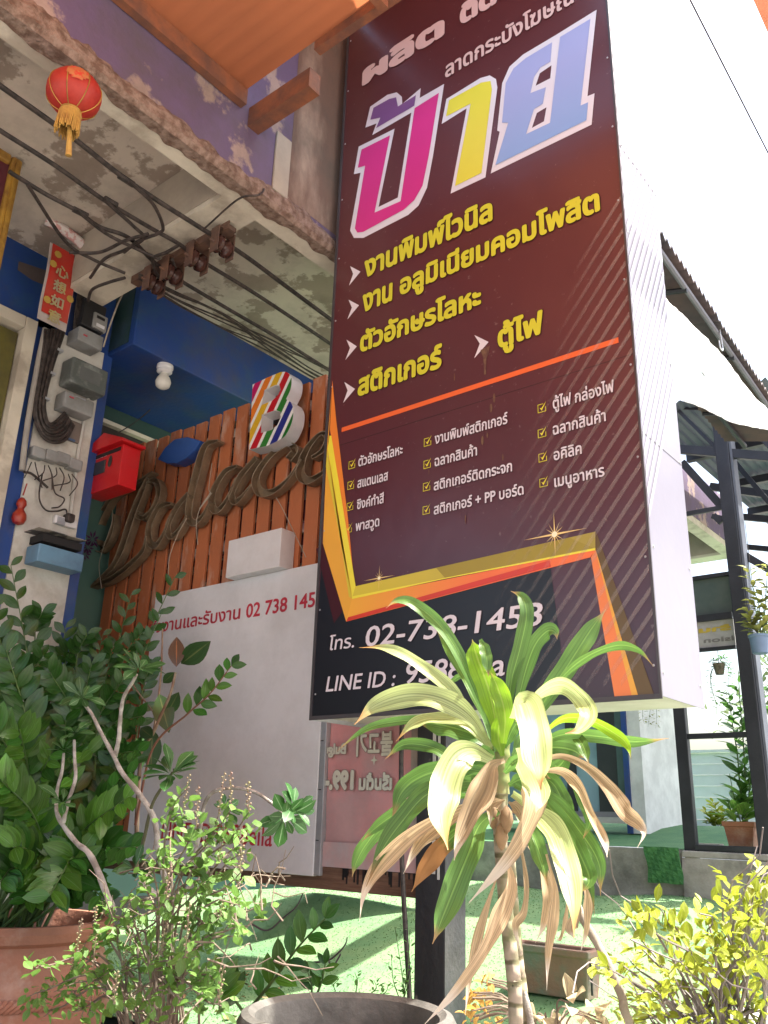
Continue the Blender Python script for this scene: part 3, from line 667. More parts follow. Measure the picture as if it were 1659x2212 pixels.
# ---- letter B
bB = thing('letter_sign', 'deep white letter B with a rainbow striped face, fixed on top of the orange slats', 'letter sign', at(*z3(1180,470), Y=3.0))
def stripeface():
    m = bpy.data.materials.new('rainbow_stripes'); m.use_nodes = True; n = m.node_tree; b = n.nodes['Principled BSDF']; b.inputs['Roughness'].default_value = .3
    tc = nd(n, 'ShaderNodeTexCoord'); sp = nd(n, 'ShaderNodeSeparateXYZ'); n.links.new(tc.outputs['Object'], sp.inputs[0])
    a = nd(n, 'ShaderNodeMath', operation='MULTIPLY'); a.inputs[1].default_value = .86; n.links.new(sp.outputs[0], a.inputs[0])
    c = nd(n, 'ShaderNodeMath', operation='MULTIPLY_ADD'); c.inputs[1].default_value = -.50; n.links.new(sp.outputs[2], c.inputs[0]); n.links.new(a.outputs[0], c.inputs[2])
    s_ = nd(n, 'ShaderNodeMath', operation='MULTIPLY'); s_.inputs[1].default_value = 1.75; n.links.new(c.outputs[0], s_.inputs[0])
    fr = nd(n, 'ShaderNodeMath', operation='FRACT'); n.links.new(s_.outputs[0], fr.inputs[0])
    cr = nd(n, 'ShaderNodeValToRGB'); cr.color_ramp.interpolation = 'CONSTANT'; e = cr.color_ramp.elements
    cols = [(.75, .20, .02), (.70, .42, .02), (.50, .01, .02), (.03, .20, .03), (.02, .03, .24), (.01, .16, .02), (.75, .20, .03), (.50, .01, .12)]
    W_ = (.8, .8, .8)
    e[0].position = 0; e[0].color = (*cols[0], 1); e[1].position = .085; e[1].color = (*W_, 1)
    for k in range(1, 8):
        x = e.new(k*.125); x.color = (*cols[k], 1); x = e.new(k*.125+.085); x.color = (*W_, 1)
    n.links.new(fr.outputs[0], cr.inputs[0]); n.links.new(cr.outputs[0], b.inputs['Base Color']); return m
BYF, BYB = 3.0, 3.09
_sm = lambda P: [tuple(v)[:2] for v in spline([(x, y, 0) for x, y in P], 5)]
outer = [(1060,298),(1150,255),(1240,217),(1275,218),(1300,240),(1308,270),(1300,330),(1272,390),(1302,410),(1318,450),(1314,520),(1290,585),(1250,640),(1150,690),(1037,712)]
outer = outer[:2]+_sm(outer[2:8])+_sm(outer[8:14])+outer[14:]
h1 = [(1135,332),(1205,300),(1232,302),(1238,330),(1218,372),(1185,400),(1118,428)]; h2 = [(1118,490),(1205,460),(1235,470),(1240,505),(1215,560),(1180,588),(1112,607)]
def bp(q, y): p = at(*z3(*q), Y=BYF); return Vector((p.x, y, p.z))
b = MB(); b.poly([bp(q, BYF) for q in outer], [[bp(q, BYF) for q in h] for h in (h1, h2)]); b.build('striped_face', stripeface(), bB, fixn=False)
b = MB()
for lp in (outer, h1, h2):
    k = len(b.v); n_ = len(lp); b.v += [bp(q, BYF+.002) for q in lp]+[bp(q, BYB) for q in lp]; b.f += [(k+i, k+(i+1) % n_, k+n_+(i+1) % n_, k+n_+i) for i in range(n_)]
b.build('return', M['white'], bB, solid=.003)
for sx_ in (-.08, .08): MB().box((bB.location.x+sx_, BYB+.001, bB.location.z-.02), (bB.location.x+sx_+.02, FY-.001, bB.location.z+.02)).build('mount', M['black'], bB)
# ---- blank white box, blue leaf shape
b0 = at(*z3(885,1535), Y=3.04); b1 = at(*z3(1245,1210), Y=3.04); b0b = at(*z3(1235,1455), Y=3.04)
o = MB().box((b0.x, 3.04, (b0.z+b0b.z)/2), (b1.x, 3.146, b1.z)).build('blank_light_box', M['white'], bevel=.004)
tag(o, 'small plain white light box with no writing just above the notice board', 'light box')
b = MB(); b.prism([at(*z3(*q), Y=3.07) for q in ((453,775),(500,700),(560,648),(640,632),(725,655),(690,715),(640,765),(570,800),(510,800))], (0, .078, 0))
tag(b.build('leaf_plaque', mat('cobalt_acrylic', (.030, .095, .36), .35), bevel=.003), 'cobalt blue leaf shaped plaque with pointed ends between the red mailbox and the script letters', 'plaque')
# ---- red mailbox
MY0, MY1 = 2.58, 2.62
mb = thing('red_mailbox', 'bright red house shaped metal mailbox hung at the top left corner of the orange slats', 'mailbox', at(*z2(640,1600), Y=2.6))
def mp_(q, y=MY0): p = at(*z2(*q), Y=MY0); return Vector((p.x, y, p.z))
xl, xr = mp_((535,1790)).x, mp_((755,1700)).x; zb = mp_((515,1800)).z; zt = (mp_((530,1545)).z+mp_((765,1465)).z)/2; xm = (xl+xr)/2
zb = (mp_((515,1800)).z + mp_((740,1705)).z)/2
MB().prism([(xl, MY0, zb), (xr, MY0, zb), (xr, MY0, zt), (xl, MY0, zt)], (0, MY1-MY0+.08, 0)).build('body', M['red'], mb, bevel=.004)
b = MB(); e_ = .03
b.prism([(xl-e_, MY0-.035, zt+.002), (xr+e_, MY0-.035, zt+.002), (xr+e_, MY0-.035, zt+.02), (xm, MY0-.035, zt+.10), (xl-e_, MY0-.035, zt+.02)], (0, MY1-MY0+.125, 0)); b.build('roof', M['red'], mb, bevel=.003)
MB().box((xl+.02, MY0-.003, zt-.035), (xr-.02, MY0-.0005, zt-.012)).build('slot', M['dark'], mb)
MB().box((xl+.03, MY0-.004, zb+.11), (xl+.18, MY0-.0005, zb+.19)).build('window', mat('smoked_window', (.06, .06, .065), .15), mb)
b = MB(); b.poly([(xl+.225+.020*math.cos(k*.524), MY0-.004, zb+.16+(.045 if math.sin(k*.524) > 0 else .03)*math.sin(k*.524)) for k in range(12)]); b.build('keyhole_plate', mat('smoked_plate', (.03, .02, .02), .2), mb, fixn=False)
letter('lettering', 'ตู้จดหมาย', (xl+.04, MY0-.001, zb+.212), (xl+.18, MY0-.001, zb+.212), .020, inkW, mb, FN, .02)
# ---- hanging lamp bulb
bl_ = thing('ceiling_lamp', 'unlit round white bulb in a white socket under the blue lintel', 'lamp', at(357,790,Z=3.63))
c = at(357,790,Z=3.63); MB().lathe(c, [(0.001, 0), (.05, 0), (.052, -.02), (.046, -.028), (.048, -.045), (.036, -.054), (.024, -.056)], 24).build('socket', M['white'], bl_, smooth=True)
MB().lathe(c, [(.022, -.054), (.025, -.066), (.040, -.088), (.049, -.115), (.042, -.145), (.022, -.160), (.001, -.165)], 24).build('bulb', mat('frosted_bulb', (.72, .70, .64), .25), bl_, smooth=True)
# ================================================================ SHOP BUILDING (left)
ZB, ZS, XB0, XB1 = 3.733, 4.063, -2.60, -2.73
shop = thing('shop_building', 'old shophouse front with cream concrete ceiling, flaking blue beam, blue lintel and white pillar', 'building', (-4.3, 2, 0))
# slab, split into the two ceiling bays
MB().box((-4.9, -4, ZS), (XB1-.001, 5.6, ZS+.12)).build('ceiling_slab', M['slab'], shop)
MB().box((-3.6, 7.7, ZS), (XB1-.001, 9.3, ZS+.12)).build('ceiling_slab', M['slab'], shop)
MB().box((-5.05, 5.45, .5), (-4.0, 5.5, ZS-.002)).build('added_sun_stop_wall', M['mint'], shop)  # hidden wall added to stop sun leaking into the window recess
# outer beam along the street: flaking blue face, cream soffit
MB().box((XB0, -4, ZB+.07), (XB1, 9.3, 4.30)).build('outer_beam', M['bluewall'], shop)
MB().box((XB0-.004, -4, ZB), (XB1-.0005, 9.3, ZB+.068)).build('beam_soffit', M['cream'], shop)
# broken edge of the plaster along the beam
b = MB(); n_ = 420; prof = []
for i in range(n_+1):
    y = -.6+4.4*i/n_
    a1 = .030+.026*noise.noise(Vector((y*3.1, 0, 0)))+.020*noise.noise(Vector((y*11, 5, 0)))+.010*noise.noise(Vector((y*37, 5, 0)))
    a2 = .100+.055*noise.noise(Vector((y*2.3, 9, 0)))+.030*noise.noise(Vector((y*13, 7, 0)))+.012*noise.noise(Vector((y*41, 7, 0)))
    d = .014+.012*noise.noise(Vector((y*17, 2, 1)))
    prof.append(a1)
    ins = .055+.045*noise.noise(Vector((y*4.2, 3, 0)))+.02*noise.noise(Vector((y*15, 3, 8)))
    b.v += [Vector((XB0-max(.006, ins), y, ZB-.0035)), Vector((XB0+.004, y, ZB-.004)), Vector((XB0+.006+d, y, ZB+a1*.6)), Vector((XB0+.010+d*.6, y, ZB+a1)), Vector((XB0+.006+d*.9, y, ZB+(a1+a2)/2)), Vector((XB0+.0015, y, ZB+a2))]
for i in range(n_):
    for j in range(5): k = i*6+j; b.f.append((k, k+6, k+7, k+1))
b.build('broken_plaster_edge', M['rough'], shop, fixn=False)
# cross beams (run back from the street)
for y0_, y1_ in ((2.078, 2.294), (4.35, 4.57), (-.2, .02), (9.0, 9.2)):
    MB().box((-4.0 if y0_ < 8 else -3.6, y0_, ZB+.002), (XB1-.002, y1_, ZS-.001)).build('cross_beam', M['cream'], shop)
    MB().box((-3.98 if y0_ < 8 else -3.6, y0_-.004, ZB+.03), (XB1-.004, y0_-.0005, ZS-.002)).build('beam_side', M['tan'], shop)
# upper wall above the beam
MB().box((-2.601, -4, 4.301), (-2.9, 3.1, 5.4)).build('upper_wall', M['bluewall'], shop)
M['stain'] = mat('stained_render', (.16, .10, .075), .9, (.34, .25, .19), 3.0, 10, .5, 30, lo=.5, hi=.66, stretch=(1, 1, .35), dirt=.8)
MB().box((-2.5985, 2.37, ZB+.12), (-2.5995, 3.1, 5.4)).build('stained_face', M['stain'], shop)
MB().box((-2.585, 2.26, ZB+.10), (-2.5992, 2.36, 4.18)).build('plaster_strip', M['tan'], shop, bevel=.004)
# facade wall left of the door, pillar, lintel
MB().box((-4.3, .2, 3.61), (-4.6, 2.20, ZS-.002)).build('wall_over_door', M['blue'], shop)
def ya(x, y, X=-4.3): return at(x, y, X=X).y
def za(x, y, X=-4.3): return at(x, y, X=X).z
MB().box((-4.3, 2.085, -.2), (-4.6, 2.588, 3.70)).build('pillar', M['blue'], shop)
MB().box((-4.3, 2.201, 3.702), (-4.6, 2.588, ZS-.002)).build('pillar_head', M['blue'], shop)
pY0, pY1 = 2.165, 2.520
MB().box((-4.288, pY0, 0), (-4.299, pY1, 3.63)).build('white_face', M['pillar'], shop)
MB().box((-4.05, 2.556, 3.632), (-4.9, 5.4, ZS-.002)).build('lintel', M['blue'], shop, bevel=.006)
MB().box((-4.10, 2.552, 3.66), (-4.62, 2.555, ZS-.01)).build('lintel_end', mat('green_stained_paint', (.015, .05, .045), .6, (.03, .06, .10), 4, 6, dirt=.5), shop)
# window head and mint wall inside the recess
MB().box((-4.901, 2.6, 3.529), (-4.95, 5.44, 3.80)).build('window_head', mat('dark_green_paint', (.02, .06, .05), .5, dirt=.3), shop)
MB().box((-4.885, 2.6, 3.50), (-4.95, 5.44, 3.5285)).build('cream_strip', M['cream'], shop)
MB().box((-4.93, 2.6, 3.36), (-4.99, 5.44, 3.4995)).build('window_frame', mat('dark_brown_frame', (.03, .022, .018), .5), shop)
MB().box((-4.97, 2.6, .5), (-5.05, 5.44, 3.40)).build('mint_wall', M['mint'], shop)
MB().box((-4.6, 2.70, .0), (-5.05, 2.69, 3.5)).build('recess_side', M['mint'], shop)
MB().box((-6.5, -4, -.2), (-6.4, 12, 4.1)).build('back_wall', M['dark'], shop)
# painted flowers on the mint glass
b = MB(); rr = random.Random(4)
def flower(c, r, b):
    for k in range(9):
        a = k*.698+rr.uniform(-.1, .1); d = Vector((0, math.cos(a), math.sin(a))); nn = Vector((0, -d.z, d.y)); L_ = r*rr.uniform(.75, 1.15)
        b.add([c+d*r*.15, c+d*L_*.6+nn*r*.13, c+d*L_, c+d*L_*.6-nn*r*.13], [(0, 1, 2, 3)])
for q, r in (((690,1165), .05), ((850,1210), .085), ((900,1248), .05), ((1025,1385), .085), ((560,1560), .05), ((560,2110), .06), ((590,2060), .06), ((540,2150), .05), ((1250,1520), .06)):
    b = MB(); flower(at(*z2(*q), X=-4.966), r, b); b.build('painted_flower', mat('violet_flower_paint', (.10, .015, .10), .5), shop, fixn=False)

# doorway: cream frame, olive inner frame, dark room
dY = 2.075; dT = 3.60
b = MB().box((-4.27, dY-.07, -.2), (-4.42, dY, dT+.02)).box((-4.272, .3, dT-.05), (-4.42, dY-.072, dT+.02)); b.build('door_frame', M['cream'], shop, bevel=.004)
b = MB().box((-4.33, dY-.19, -.2), (-4.45, dY-.075, dT-.07)).box((-4.332, .3, dT-.17), (-4.45, dY-.192, dT-.07)); b.build('inner_frame', mat('olive_paint', (.13, .115, .02), .6, (.08, .07, .02), 5, dirt=.3), shop, bevel=.003)
MB().box((-4.5, .2, -.2), (-4.6, dY-.1, dT)).build('dark_doorway', M['dark'], shop)
# peeled patch on the blue
b = MB(); b.poly([at(*z2(*q), X=-4.2975) for q in ((120,285),(300,345),(290,440),(205,405),(112,340))]); b.build('bare_patch', mat('bare_patch', (.10, .08, .08), .85, dirt=.4), shop, fixn=False)
# awning roof over the pavement, orange translucent sheet with ribs
awn = thing('awning_roof', 'orange corrugated awning roof glowing with sunlight, fixed above the flaking blue beam', 'awning', (-2.6, 0, 4.2))
AZ = 4.215; AY1 = 2.03; b = MB(); nx = 150
m_ = bpy.data.materials.new('orange_sheet'); m_.use_nodes = True; n = m_.node_tree; pb_ = n.nodes['Principled BSDF']
pb_.inputs['Roughness'].default_value = .6
tc = nd(n, 'ShaderNodeTexCoord'); nz = nd(n, 'ShaderNodeTexNoise'); nz.inputs['Scale'].default_value = .9; nz.inputs['Detail'].default_value = 7; n.links.new(tc.outputs['Object'], nz.inputs[0])
cr_ = nd(n, 'ShaderNodeValToRGB'); cr_.color_ramp.elements[0].position = .3; cr_.color_ramp.elements[0].color = (.36, .115, .048, 1); cr_.color_ramp.elements[1].position = .7; cr_.color_ramp.elements[1].color = (.44, .145, .058, 1)
n.links.new(nz.outputs[0], cr_.inputs[0]); n.links.new(cr_.outputs[0], pb_.inputs['Base Color'])
tr = nd(n, 'ShaderNodeBsdfTranslucent'); n.links.new(cr_.outputs[0], tr.inputs[0]); ms = nd(n, 'ShaderNodeMixShader'); ms.inputs[0].default_value = .42
n.links.new(pb_.outputs[0], ms.inputs[1]); n.links.new(tr.outputs[0], ms.inputs[2]); n.links.new(ms.outputs[0], n.nodes['Material Output'].inputs[0])
ny = 210
for j in (0, 1):
    for i in range(ny+1):
        y = -2.5+(AY1+2.5)*i/ny; zz = .006*math.sin(y*2*math.pi/.076)
        b.v.append(Vector((-2.601+.0 if j == 0 else 2.2, y, AZ+.03+zz+(.0 if j == 0 else .05))))
for i in range(ny): b.f.append((i, i+1, ny+1+i+1, ny+1+i))
b.build('roof_sheet', m_, awn, fixn=False, smooth=True)
M['rust'] = mat('rusty_orange_steel', (.26, .09, .04), .7, (.14, .06, .04), 8, 8, .3, 50, dirt=.3)
for x in (-2.595, -1.75, -.6, .6): MB().box((x, -2.5, AZ-.075), (x+.04, AY1-.002, AZ+.012)).build('rafter', M['rust'], awn)
for y in (.55,): MB().box((-2.555, y, AZ-.03), (2.2, y+.035, AZ+.008)).build('purlin', M['rust'], awn)
MB().box((-2.13, AY1, AZ-.02), (2.2, AY1+.04, AZ+.06)).build('end_beam', M['rust'], awn)
MB().box((-2.598, AY1+.05, AZ-.14), (-2.2, AY1+.12, AZ-.03)).build('end_beam', M['rust'], awn)
ua = thing('unseen_sun_blocker', 'unseen dark brown sheet added high above the flaking beam to block the sun', 'awning', (-2.6, 2.3, 5.45))  # out-of-view sheet added to keep direct sun off the wall below
b = MB()
for i in range(61):
    y = 1.3+1.8*i/60; zz = .012*math.sin(y*2*math.pi/.09)
    b.v += [Vector((-2.6, y, 5.45+zz)), Vector((-1.45, y, 5.50+zz))]
for i in range(60): k = 2*i; b.f.append((k, k+2, k+3, k+1))
b.build('sheet', mat('dark_brown_sheet', (.16, .07, .045), .7), ua, fixn=False)
# ---- orange tube overhead at right and sky wires
bar = MB().box((-.58, 3.0, 4.50), (-.50, 4.6, 4.56)); tag(bar.build('overhead_tube', mat('orange_tube_paint', (.75, .25, .14), .5)), 'orange square tube running overhead in the bright top right corner', 'pole')
wr = MB().tube([Vector((-1.03, 3.0, 5.5)), Vector((-1.04, 9, 5.49)), Vector((-1.04, 40, 5.8))], .005, 6); tag(wr.build('sky_wire', M['cable']), 'thin straight wire crossing the white sky at the upper right', 'wire')
# ---- framed board top left
fb = thing('framed_board', 'dark red board in a carved gold frame at the far left edge above the doorway', 'picture frame', (-3.6, 1.5, 3.6))
fy = at(52,345,X=-3.57).y; fz = at(52,345,X=-3.57).z-.01
MB().box((-3.59, .6, 2.9), (-3.62, fy-.05, fz-.05)).build('board', mat('dark_red_board', (.10, .02, .03), .3), fb)
b = MB().box((-3.57, fy-.055, 2.8), (-3.63, fy, fz)).box((-3.571, .6, fz-.055), (-3.63, fy-.056, fz)); b.build('frame', M['gold'], fb, bevel=.012)
b = MB().box((-3.562, fy-.035, 2.8), (-3.57, fy-.02, fz-.02)); b.build('frame_bead', M['gold'], fb)
# ---- lantern
LC = at(160,203,X=-2.575)
lan = thing('paper_lantern', 'round red paper lantern with gold tassel hanging from the ceiling at top left', 'lantern', LC)
prof = []; n_ = 20
for i in range(n_+1):
    a = math.pi*(.09+.82*i/n_); prof.append((.100*math.sin(a), .089*math.cos(a)))
b = MB(); k = 48; c = LC
for i, (r, h) in enumerate(prof):
    for j in range(k):
        an = 2*math.pi*j/k; rr_ = r*(1+.012*abs(math.sin(an*8))); b.v.append(c+Vector((rr_*math.cos(an), rr_*math.sin(an), h)))
for i in range(n_):
    for j in range(k): b.f.append((i*k+j, i*k+(j+1) % k, (i+1)*k+(j+1) % k, (i+1)*k+j))
b.build('globe', mat('red_silk', (.50, .045, .03), .5, (.42, .03, .02), 14, trans=.25), lan, smooth=True)
for sg in (1, -1):
    MB().lathe(LC+Vector((0, 0, sg*.086)), [(.036, -.010), (.040, 0), (.036, .011)], 24).build('cap', M['gold'], lan)
b = MB()
for k in range(8):
    a = k*math.pi/4; pts = [LC+Vector((math.cos(a)*.102*math.sin(t), math.sin(a)*.102*math.sin(t), .090*math.cos(t))) for t in [math.pi*(.1+.8*q/12) for q in range(13)]]
    b.tube(pts, .002, 4)
b.build('rib', M['gold'], lan)
b = MB(); rr = random.Random(9)
for k in range(70):
    a = k*2*math.pi/70; p = LC+Vector((.039*math.cos(a), .039*math.sin(a), -.095)); L_ = .075+.02*rr.random()
    b.tube([p, p+Vector((rr.uniform(-.006, .006), rr.uniform(-.006, .006), -L_))], .0028, 4)
b.build('fringe', mat('gold_thread', (.48, .30, .07), .6, (.36, .20, .05), 30), lan)
MB().tube([LC+Vector((0, 0, -.10)), LC+Vector((.01, .01, -.22)), LC+Vector((.005, .02, -.28))], .007, 8, r2=.012).build('tassel', mat('gold_thread', (.48, .30, .07)), lan)
MB().tube([LC+Vector((0, 0, .10)), Vector((-2.62, LC.y, ZB))], .003, 6).build('hanging_hook', M['cable'], lan)
# the gold oval emblem printed on the globe
b = MB()
for j in range(9):
    for i in range(9):
        u = (i-4)/4*.40; v = .15+(j)/8*.85
        d0 = (CAMP-LC).normalized(); az = math.atan2(d0.y, d0.x)+u; 
        b.v.append(LC+Vector((.1032*math.cos(az)*math.sin(v+.75), .1032*math.sin(az)*math.sin(v+.75), .0915*math.cos(v+.75))))
for j in range(8):
    for i in range(8):
        if (i-3.5)**2+(j-3.5)**2 < 15: k = j*9+i; b.f.append((k, k+1, k+10, k+9))
b.build('printed_emblem', mat('worn_gold_print', (.45, .16, .06), .5, (.50, .05, .03), 30, lo=.45, hi=.52), lan, fixn=False, smooth=True)
# ---- overhead service cables
CZ = 3.69
def cab(name, px, r, Z=CZ, label=None, jit=0, **k):
    pts = [at(*q, Z=Z) for q in px]
    o = MB().tube(spline(pts, 8), r, 8).build(name, M['cable'], None, smooth=True)
    tag(o, label, 'cable', 'service cables strung under the ceiling'); return o
L1 = [(-40,155),(0,185),(150,292),(280,393),(433,492),(478,519),(541,561),(640,635),(735,705)]
cab('power_cable', L1, .0115, label='thick black cable under the ceiling, the one nearest the street, passing under the red lantern')
cab('power_cable', [(-40,255),(0,282),(120,358),(226,433),(330,495),(388,528),(430,560),(560,640),(735,757)], .0105, label='thick black cable under the ceiling, the middle one of the three parallel runs')
cab('power_cable', [(20,370),(36,381),(100,420),(167,456),(215,490),(280,515),(350,580),(480,660),(600,730),(735,815)], .0105, label='thick black cable under the ceiling, the innermost of the three parallel runs')
rr = random.Random(21)
for i in range(8):
    o_ = rr.uniform(-12, 12); e = rr.uniform(-14, 26)
    lab = 'thin black wire sagging along the blue lintel from the insulators'
    cab('thin_wire', [(300, 596+o_*.5), (380, 640+o_+rr.uniform(-6, 6)), (480, 690+o_*1.3+rr.uniform(-8, 8)), (590, 748+e*.7+rr.uniform(-8, 8)), (680, 795+e), (760, 830+e)], .0035+.002*rr.random(), Z=3.67, label=lab)
# cable loops and splices
loops = [[(280,393),(330,440),(352,490),(340,505),(300,520),(268,545)], [(226,433),(290,490),(310,515),(270,540),(225,560),(195,600)], [(388,528),(360,545),(330,560),(345,600),(380,595),(372,560)],
         [(167,456),(230,505),(300,540),(345,560)], [(150,545),(215,545),(270,520),(320,505)], [(270,600),(235,610),(200,625),(190,650)], [(60,400),(140,520),(200,560),(270,590)]]
for L_, l_ in zip(loops, ('loop of black cable hanging from the splice nearest the lantern to the rack', 'loop of black cable from the middle run curling back towards the pillar', 'small tight loop of black cable just left of the insulators', 'short black cable joining the innermost run to the rack', 'curved black cable crossing above the red banner', 'black cable bending down from the rack to the pillar top', 'long slack black cable from the far left to the end of the rack')): cab('cable_loop', L_, .0085, label=l_, Z=3.66)
for q0_, q1_, l_ in (((570,840), (640,885), 'street side'), ((500,950), (560,985), 'middle'), ((350,1000), (420,1035), 'innermost')):
    tag(MB().tube([at(*z1(*q0_), Z=CZ-.002), at(*z1(*q1_), Z=CZ-.002)], .015, 8).build('splice_sleeve', M['cable'], None, smooth=True), 'black taped splice on the '+l_+' thick cable under the ceiling', 'cable splice')
# bundle that drops from the rack to the meters
for i in range(9):
    o_ = (i-4)*5
    pts = [at(300+o_*.4, 540+o_*1.2, X=-3.95), at(235+o_*.6, 560+o_, X=-4.1), at(195+o_*.7, 605+o_*.5, X=-4.2), at(175+o_*.6, 680, X=-4.24), at(172+o_*.5, 745, X=-4.25)]
    tag(MB().tube(spline(pts, 7), .008+.004*rr.random(), 7).build('drop_cable', M['cable'], smooth=True), 'black cable dropping from the ceiling rack to the electricity meters', 'cable', 'cables dropping to the meters')
tw = MB().tube(spline([at(*q, Z=3.64) for q in ((440,495),(515,430),(560,420),(570,395))][:3] + [at(570,395,X=-2.62), at(556,300,X=-2.61)], 8), .005, 6)
tag(tw.build('twisted_wire', M['cable']), 'single thin wire bent round the edge of the flaking beam above the insulators', 'wire')
tw = MB().tube(spline([at(*z2(*q), X=-4.0) for q in ((815,440),(760,540),(700,700),(660,830))], 8), .005, 6)
tag(tw.build('white_wire', mat('pale_wire', (.42, .37, .30), .6)), 'pale wire dropping past the dark end of the blue lintel', 'wire')
tw = MB().tube(spline([at(*z2(*q), X=-4.7) for q in ((1042,1132),(960,1230),(850,1320),(720,1400))], 8), .004, 6)
tag(tw.build('window_wire', M['cable']), 'thin dark wire slanting across the mint window below the ceiling lamp', 'wire')
# insulator rack
rk = thing('insulator_rack', 'rusty steel rack under the ceiling holding a row of brown spool insulators', 'insulator rack', at(375,545,Z=3.85))
r0 = at(482,480,Z=3.70); r1 = at(268,600,Z=3.70); r0.y = 2.215
M['rackm'] = mat('rusty_rack', (.09, .05, .04), .7, (.16, .08, .05), 14, dirt=.4)
MB().box((r1.x, r0.y, 3.69), (r0.x, r0.y+.05, 3.715)).build('rack_bar', M['rackm'], rk)
MB().box((r1.x, r0.y, 3.716), (r0.x, r0.y+.006, 3.734)).build('rack_bar', M['rackm'], rk)
for q in ((455,512),(402,545),(345,573),(300,592)):
    c = at(*q, Z=3.63); c = Vector((c.x, r0.y+.02, 3.62))
    b = MB().box((c.x-.028, c.y-.05, c.z-.055), (c.x+.028, c.y-.044, c.z+.08)).box((c.x-.028, c.y+.05, c.z-.055), (c.x+.028, c.y+.056, c.z+.08)).box((c.x-.028, c.y-.05, c.z+.08), (c.x+.028, c.y+.056, c.z+.086)).tube([c+Vector((0, -.075, 0)), c+Vector((0, .075, 0))], .007, 8)
    br = b.build('bracket', M['rackm'], rk)
    MB().lathe(c, [(.03, -.042), (.045, -.036), (.047, -.018), (.03, -.008), (.026, 0), (.03, .008), (.047, .018), (.045, .036), (.03, .042)], 20, axis='Y').build('spool', mat('brown_porcelain', (.06, .025, .02), .25), rk, smooth=True)

# ---- things on the pillar face
def pbox(q0, q1, d, m, parent=None, name='box', X=-4.285, cr=z2, bevel=.006):
    d = d*.8; w__ = (q1[0]-q0[0])*.12
    """a box on the pillar: q0 top left and q1 bottom right corner in the photograph"""
    a, c = at(*cr(*q0), X=X), at(*cr(*q1), X=X); xm_ = (q0[0]+q1[0])/2
    za_, zc_ = at(*cr(xm_, q0[1]+w__), X=X).z, at(*cr(xm_, q1[1]-w__), X=X).z
    return MB().box((X, a.y, zc_), (X+d, c.y, za_)).build(name, m, parent, bevel=bevel)
cbn = thing('red_banner', 'red paper banner with gold Chinese characters hung on the pillar above the meters', 'banner', at(*z2(380,430), X=-4.24))
ca, cb_ = at(*z2(325,160), X=-4.0), at(*z2(500,705), X=-4.0)
cb2 = at(*z2(510,215), X=-4.0)
Y0b, Y1b, Z1b, Z0b = ca.y, cb2.y, ca.z, at(*z2(265,665), X=-4.0).z
b = MB(); n_ = 10
for j in range(13):
    for i in range(n_+1): y = Y0b+(Y1b-Y0b)*i/n_; z = Z0b+(Z1b-Z0b)*j/12; b.v.append(Vector((-4.003+.006*math.sin(z*14+y*6)+.01*(1-j/12), y, z)))
for j in range(12):
    for i in range(n_): k = j*(n_+1)+i; b.f.append((k, k+1, k+n_+2, k+n_+1))
b.build('backing_paper', mat('worn_white_paper', (.50, .44, .42), .7, dirt=.3), cbn, fixn=False)
b2 = MB(); b2.v = [v+Vector((.004, 0, 0)) for v in b.v]; b2.v = [Vector((v.x, Y0b+(v.y-Y0b)*.90+.014, Z0b+(v.z-Z0b)*.90+.05)) for v in b2.v]; b2.f = b.f
b2.build('red_paper', mat('red_paper', (.50, .025, .015), .6, (.40, .05, .03), 8, dirt=.15), cbn, fixn=False)
hh = (Z1b-Z0b)*.19; inkG = mat('tarnished_gold_ink', (.34, .30, .20), .6, (.42, .33, .12), 14)
for i, ch in enumerate('心想如意'):
    zt_ = Z1b-.12-hh*(i+.78)*1.02; yc = (Y0b+Y1b)/2; s_ = hh*.42
    letter('lettering', ch, (-3.982, yc-s_, zt_), (-3.982, yc+s_, zt_), hh*.80, inkG, cbn, Vector((1, 0, 0)), .03, ch)
for q in ((0.12, .12), (.1, .7), (.85, .3), (.2, .88)):
    c = Vector((-3.9825, Y0b+(Y1b-Y0b)*q[0]+.01, Z0b+.08+(Z1b-Z0b)*.8*q[1])); b = MB(); b.poly([c+Vector((0, math.cos(k*.785)*.022, math.sin(k*.785)*.022)) for k in range(8)]); b.build('printed_coin', mat('gold_ink', (.50, .32, .06), .5), cbn, fixn=False)
b = MB(); cp = at(*z2(440,160), X=-3.98)
b.tube(spline([cp+Vector((0, -.15, .05)), cp+Vector((.03, -.05, .03)), cp+Vector((.04, .05, 0)), cp+Vector((.02, .13, -.03))], 5), .028, 8); b.build('rolled_top', mat('pink_roll', (.55, .30, .28), .6, (.66, .60, .58), 30, lo=.45, hi=.5), cbn)
# meters
me1 = thing('electricity_meter', 'smaller electricity meter with a bare dial plate, upper one on the pillar', 'meter', at(*z2(560,700), X=-4.2))
pbox((485,560), (600,770), .12, mat('dark_meter_case', (.03, .03, .032), .4), me1, 'case')
o = pbox((538,650), (612,770), .135, mat('meter_dial', (.33, .33, .32), .4), me1, 'dial_plate')
pbox((552,672), (600,700), .14, M['ink'], me1, 'counter', bevel=0)
pbox((548,720), (598,752), .139, M['white'], me1, 'label_plate', bevel=0)
pbox((432,752), (578,880), .15, M['greymetal'], me1, 'terminal_cover')
pbox((458,792), (482,806), .153, M['txred'], me1, 'seal', bevel=0)
me2 = thing('electricity_meter', 'larger electricity meter in a dusty clear box, lower one on the pillar', 'meter', at(*z2(490,1100), X=-4.2))
pbox((392,945), (600,1165), .15, mat('dusty_clear_plastic', (.10, .115, .11), .3, (.32, .34, .33), 5, 9, lo=.56, hi=.72), me2, 'clear_box', bevel=.012)
pbox((440,1000), (560,1110), .153, mat('inner_dial', (.14, .15, .15), .3), me2, 'dial_plate', bevel=0)
